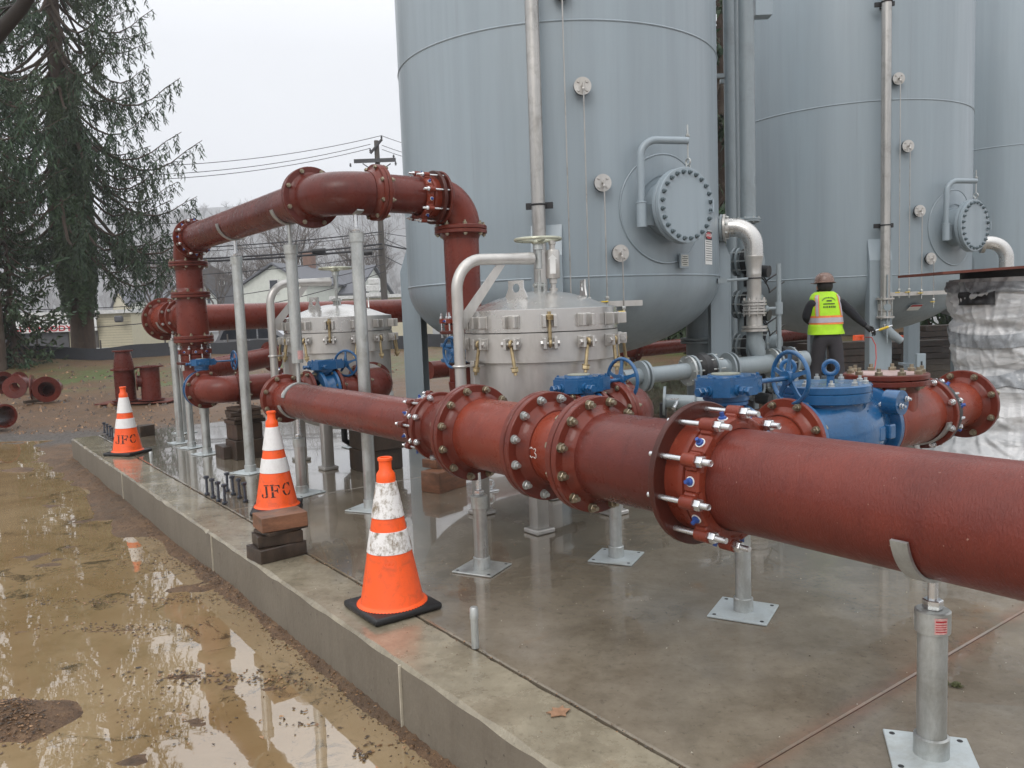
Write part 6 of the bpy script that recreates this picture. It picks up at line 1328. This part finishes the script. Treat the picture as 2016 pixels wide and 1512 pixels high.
def baretree(x, y, z, H, label, grp='bare trees behind the houses', lev=4, nb=4):
    root = thing('bare_tree', (x, y, z), label, 'tree', grp); mb = MB(); p = Vector((x, y, z)); part('trunk', MB().cyl(p - Z * .3, p + Z * H * .35, H * .02, H * .014, n=8), M['bark'], root)
    for k in range(6): twig(mb, p + Z * H * (.22 + .025 * k), Vector((rt.gauss(0, .45), rt.gauss(0, .45), 1)).normalized(), H * .36, H * .01, lev, rt, nb)
    part('crown', mb, M['bark'], root); return root
for px, yy, Ht, l in ((585, 88, 15, 'bare tree rising above the house roof, between two posts'), (430, 105, 12, 'misty bare tree right of the far riser'), (500, 110, 14, 'misty bare tree left of the gabled house'), (700, 100, 13, 'misty bare tree behind the utility pole'), (300, 80, 11, 'dark bare tree right of the ivy covered trunk'), (765, 95, 13, 'misty bare tree touching the edge of the tank')):
    q = onY(px, 600, yy); baretree(q.x, yy, hgt(q.x, yy), Ht, l)
mb = MB(); 
for i in range(620):
    y = 280 + 330 * rt.random(); x = rt.uniform(-.8, .05) * y; p = Vector((x, y, hgt(x, y))); H = rt.uniform(8, 14)
    twig(mb, p - Z * .5, Z, H * .8, .3, 0, rt)
    for k in range(9):
        b = p + Z * H * rt.uniform(.25, .7); twig(mb, b, Vector((rt.gauss(0, .5), rt.gauss(0, .3), .8)).normalized(), H * .35, .16, 2, rt, 3)
solo('hillside_woods', mb, M['bark_misted'], (-200, 400, 30), 'misty bare winter woods covering the hill behind the houses', 'woods', kind='stuff')
# conifers
def needlem(name, lo, hi):
    m, t = nm(name); g = t.new('ShaderNodeNewGeometry'); c = t.ramp(g.outputs['Random Per Island'], [(0, lo), (.6, tuple((a + b) / 2 for a, b in zip(lo, hi))), (1, hi)])
    n = t.noise(.35, 3, .5, t.geo()); c = t.mix(t.vramp(n, .4, .65, 0, .5), c, (.05, .055, .02)); t.set(Base_Color=c, Roughness=.6); return m
M['needle'] = needlem('spruce_needles', (.012, .034, .016), (.045, .095, .04)); M['ivy'] = needlem('ivy_leaves', (.02, .052, .018), (.065, .13, .045))
def spray(vs, fs, p, d, s, w, rnd):
    u_ = d.cross(Vector((rnd.gauss(0, 1), rnd.gauss(0, 1), rnd.gauss(0, 1)))).normalized() * w; n_ = len(vs)
    vs += [p - u_ * .5, p + u_ * .5 + d * s * .25, p + d * s, p - u_ * .6 + d * s * .4]; fs.append((n_, n_ + 1, n_ + 2, n_ + 3))
def spruce(x, y, z, H, R, label, seed, low=1.5, nbr=120, dens=1.0, q=.17, tr=.42, side=None, grp='tall dark spruces at left', ivy=False, name='spruce_tree', hang=1.0, wd=.05):
    rnd = random.Random(seed); root = thing(name, (x, y, z), label, 'tree', grp); P0 = Vector((x, y, z)); tk = MB()
    pts = [P0 + Vector((.05 * math.sin(h * .4), .04 * math.cos(h * .3), h)) for h in [H * i / 16 for i in range(17)]]
    tk.tube([P0 - Z * .4] + pts, [tr * 1.25] + [tr * (1.05 - .98 * i / 16) for i in range(17)], 18); vs, fs = [], []; bb = MB()
    for i in range(nbr):
        f = i / nbr; h = low + (H - low) * f ** 1.1; az_ = i * 2.399 + rnd.uniform(-.4, .4); L = R * (1 - .9 * f) ** .5 * rnd.uniform(.55, 1.12) * (1 if h > low + 1 else .8)
        o = Vector((math.cos(az_), math.sin(az_), 0)); dr = rnd.uniform(.18, .5) + .2 * (1 - f)
        path = [P0 + Z * h + o * L * t_ - Z * L * (dr * math.sin(PI * min(1, t_ * 1.05) * .8) * (1.1 - .3 * t_)) + Z.cross(o) * L * .06 * math.sin(t_ * 3 + i) for t_ in [k / 8 for k in range(9)]]
        bb.tube(path, [max(.012, .05 * (1 - k / 8.5) * (L / 4 + .4)) for k in range(9)], 5)
        ns = int(L / .17 * dens * rnd.uniform(.75, 1.1))
        for k in range(ns):
            t_ = .26 + .74 * (k + rnd.random()) / ns; a = t_ * 8; ii = min(7, int(a)); b = path[ii].lerp(path[ii + 1], a - ii); lat = Z.cross(o) * rnd.gauss(0, .16) * (1.2 - .5 * t_)
            sl = hang * rnd.uniform(.15, .95) * (.5 + .6 * math.sin(PI * t_)) * min(1.2, L / 3); m_ = max(2, int(sl / (.055 if wd < .045 else .075))); dd = (-Z + o * rnd.uniform(-.05, .35) + lat * .8).normalized()
            for j in range(m_):
                p = b + lat * (j / m_ + .3) + dd * sl * j / m_; 
                for _ in range(2): spray(vs, fs, p + Vector((rnd.gauss(0, .035), rnd.gauss(0, .035), rnd.gauss(0, .03))), (dd * .9 + Vector((rnd.gauss(0, .5), rnd.gauss(0, .5), rnd.gauss(0, .25)))).normalized(), q * rnd.uniform(.6, 1.2), wd * rnd.uniform(.7, 1.3), rnd)
        for j in range(int(10 * dens)):
            t_ = .6 + .4 * j / 10; a = t_ * 8 - .001; ii = min(7, int(a)); b = path[ii].lerp(path[ii + 1], a - ii); spray(vs, fs, b, (o * .8 + Vector((rnd.gauss(0, .5), rnd.gauss(0, .5), rnd.gauss(.1, .3)))).normalized(), q * 1.3, wd, rnd)
    part('trunk', tk, M['barkd'], root); part('limbs', bb, M['barkd'], root)
    cr = bpy.data.meshes.new('crown'); off = Vector((x, y, z)); cr.from_pydata([p - off for p in vs], [], fs); cr.materials.append(M['needle']); o_ = bpy.data.objects.new('crown', cr); COL.objects.link(o_); o_.parent = root
    if ivy:
        vs, fs = [], []
        for i in range(21000):
            a = rnd.uniform(0, 2 * PI); lo_ = 1.6 + 1.1 * mnoise.noise((math.cos(a) * 2.2, math.sin(a) * 2.2, 7)) + .5 * rnd.random() ** 2 * 2; h = lo_ + (10.4 - lo_) * rnd.random(); r = tr * 1.05 + (.10 + .22 * max(0, 1 - abs(h - 4.6) / 5)) * rnd.uniform(.75, 1.1) + .09 * mnoise.noise((h * .9, 3, 3)) - .1 * max(0, 1 - (h - lo_) / 1.2); n_ = Vector((math.cos(a), math.sin(a), 0)); p = P0 + n_ * r + Z * (h - z * 0)
            s_ = rnd.uniform(.05, .11); e1 = (Z.cross(n_) + n_ * rnd.gauss(0, .4)).normalized() * s_; e2 = (-Z + n_ * rnd.uniform(-.2, .7)).normalized() * s_ * 1.2; k = len(vs); vs += [p - e1, p + e2 * .3 - e1 * .2, p + e1, p + e2]; fs.append((k, k + 1, k + 2, k + 3))
        m_ = bpy.data.meshes.new('ivy'); m_.from_pydata([p - off for p in vs], [], fs); m_.materials.append(M['ivy']); o2 = bpy.data.objects.new('ivy', m_); COL.objects.link(o2); o2.parent = root
    return root
q = onY(164, 690, 31); spruce(q.x, 31, hgt(q.x, 31), 25, 5.0, 'tall spruce with an ivy covered trunk and drooping branches, at left', 5, low=5.0, nbr=185, ivy=True, dens=.9, hang=1.1, q=.25, wd=.04)
q = onY(10, 690, 25); spruce(q.x - .4, 25, hgt(q.x, 25), 22, 3.6, 'dark spruce at the left edge of the picture, nearer than the ivy covered one', 9, low=6.0, nbr=110, dens=.95, tr=.33, q=.25, wd=.04)
q = onY(-460, 690, 22); spruce(q.x, 22, hgt(q.x, 22), 23, 4.5, 'spruce standing outside the frame to the left', 12, low=2.5, nbr=70, dens=.6, q=.24, wd=.08)
q = onY(-900, 690, 19); spruce(q.x, 17, hgt(q.x, 17), 20, 5.0, 'wide spruce far outside the frame to the left', 13, low=2, nbr=60, dens=.5, q=.28, wd=.1)
q = onY(28, 700, 26); spruce(q.x, 26, hgt(q.x, 26), 6.2, 1.9, 'low dark evergreen at the lower left, in front of the shop sign', 15, low=.25, nbr=85, dens=1.7, tr=.1, hang=.8, name='evergreen_shrub', wd=.07)
q = onY(-60, 700, 25.5); spruce(q.x, 25.5, hgt(q.x, 25.5), 5.0, 2.0, 'low dark evergreen at the very left edge', 16, low=.25, nbr=75, dens=1.5, tr=.1, hang=.8, name='evergreen_shrub', wd=.07)
pt_ = [Vector((*onY(-330, 700, 13.5).xy, -.35)), onY(-240, 400, 13.4), onY(-110, 190, 13.2), onY(0, 62, 13), onY(40, 18, 12.9), onY(85, -50, 12.8), onY(170, -260, 12.6)]
root = thing('leaning_tree', pt_[0], 'thick dark leaning limb crossing the top left corner of the picture', 'tree'); part('trunk', MB().tube(pt_, [.2, .17, .14, .11, .1, .08, .05], 14), M['barkk'], root)
tw = MB(); rz = random.Random(4)
for k in range(10): p_ = pt_[2].lerp(pt_[6], k / 10); twig(tw, p_, Vector((rz.gauss(0, .6), rz.gauss(0, .5), .6)).normalized(), 1.0, .02, 2, rz, 3)
part('crown', tw, M['barkk'], root)
# dark evergreens behind the tanks
g3 = 'dense evergreens behind the tanks'
for k, (px, y, H, R) in enumerate(((1250, 27, 13, 3.4), (1430, 26, 15, 3.6), (1560, 28, 15, 3.6), (1800, 30, 14, 3.6), (2050, 30, 14, 3.8), (2300, 30, 12, 4))):
    q = onY(px, 600, y); spruce(q.x, y, -.1, H, R, ('dense evergreen behind the nearest tank', 'dense evergreen showing dark green in the gap between two tanks', 'dense evergreen behind the second tank, left one', 'dense evergreen behind the second tank, right one', 'dense evergreen behind the farthest tank', 'dense evergreen outside the frame at right')[k], 30 + k, low=.2, nbr=90, dens=.9, q=.34, grp=g3, hang=1.2, wd=.14)
# ------------------------------------------------------------------ air, sky, light, camera
hz = bpy.data.meshes.new('haze'); bm = bmesh.new(); bmesh.ops.create_cube(bm, size=1)
for v in bm.verts: v.co = Vector((v.co.x * 1900, v.co.y * 1000 + 440, v.co.z * 132 + 64))
bm.to_mesh(hz); bm.free(); ho = bpy.data.objects.new('haze', hz); COL.objects.link(ho); ho['kind'] = 'stuff'; ho['label'] = 'thin grey mist filling the air and veiling the hill'
hm = bpy.data.materials.new('mist'); hm.use_nodes = True; nt = hm.node_tree; nt.nodes.clear(); vo = nt.nodes.new('ShaderNodeVolumePrincipled'); out = nt.nodes.new('ShaderNodeOutputMaterial'); vo.inputs['Density'].default_value = .0007; vo.inputs['Color'].default_value = (.93, .95, 1, 1); nt.links.new(vo.outputs[0], out.inputs['Volume']); hz.materials.append(hm)
wd_ = bpy.data.worlds.new('World'); SC.world = wd_; wd_.use_nodes = True; nt = wd_.node_tree; nt.nodes.clear()
N = nt.nodes.new; L = nt.links.new
out = N('ShaderNodeOutputWorld'); bg = N('ShaderNodeBackground'); bg2 = N('ShaderNodeBackground'); ad = N('ShaderNodeAddShader'); sky = N('ShaderNodeTexSky'); sky.sky_type = 'NISHITA'; sky.sun_disc = False; sky.sun_elevation = math.radians(38); sky.sun_rotation = math.radians(150); sky.dust_density = 5
tc = N('ShaderNodeTexCoord'); sx = N('ShaderNodeSeparateXYZ'); L(tc.outputs['Generated'], sx.inputs[0]); rp_ = N('ShaderNodeValToRGB'); L(sx.outputs['Z'], rp_.inputs['Fac']); e = rp_.color_ramp.elements
e[0].position = 0; e[0].color = (.73, .745, .77, 1); e[1].position = 1; e[1].color = (1.78, 1.8, 1.84, 1); k = e.new(.3); k.color = (.83, .845, .875, 1); k = e.new(.6); k.color = (1.33, 1.35, 1.39, 1)
no = N('ShaderNodeTexNoise'); no.inputs['Scale'].default_value = 1.6; no.inputs['Detail'].default_value = 5; L(tc.outputs['Generated'], no.inputs['Vector']); mr = N('ShaderNodeMapRange'); L(no.outputs['Fac'], mr.inputs['Value']); mr.inputs['To Min'].default_value = .88; mr.inputs['To Max'].default_value = 1.1
mx = N('ShaderNodeMix'); mx.data_type = 'RGBA'; mx.blend_type = 'MULTIPLY'; mx.inputs[0].default_value = 1; L(rp_.outputs[0], mx.inputs[6]); L(mr.outputs[0], mx.inputs[7])
L(mx.outputs[2], bg.inputs['Color']); bg.inputs['Strength'].default_value = .96; L(sky.outputs[0], bg2.inputs['Color']); bg2.inputs['Strength'].default_value = .008; L(bg.outputs[0], ad.inputs[0]); L(bg2.outputs[0], ad.inputs[1]); L(ad.outputs[0], out.inputs['Surface'])
sl = bpy.data.lights.new('sun', 'SUN'); sl.energy = .7; sl.angle = math.radians(25); sl.color = (1, .97, .93); so = bpy.data.objects.new('sun', sl); COL.objects.link(so)
az_ = math.radians(200); el = math.radians(42); d = Vector((math.sin(az_) * math.cos(el), math.cos(az_) * math.cos(el), math.sin(el))); so.rotation_euler = d.to_track_quat('Z', 'Y').to_euler(); sky.sun_rotation = az_; sky.sun_elevation = el
cam = bpy.data.cameras.new('camera'); co = bpy.data.objects.new('camera', cam); COL.objects.link(co); SC.camera = co
cam.sensor_fit = 'HORIZONTAL'; cam.sensor_width = 36; cam.lens = 36 * F / 2016; cam.clip_end = 5000; cam.clip_start = .05
cx_, cy_, cz_ = RM.col[0], RM.col[1], RM.col[2]
co.matrix_world = Matrix(((cx_[0], -cy_[0], -cz_[0], 0), (cx_[1], -cy_[1], -cz_[1], 0), (cx_[2], -cy_[2], -cz_[2], HC), (0, 0, 0, 1)))
SC.render.resolution_x = 1024; SC.render.resolution_y = 768
vs = SC.view_settings; vs.view_transform = 'Standard'; vs.look = 'None'; vs.gamma = 1; vs.exposure = .2
SC.cycles.volume_bounces = 2; SC.cycles.max_bounces = 8; SC.cycles.use_denoising = True
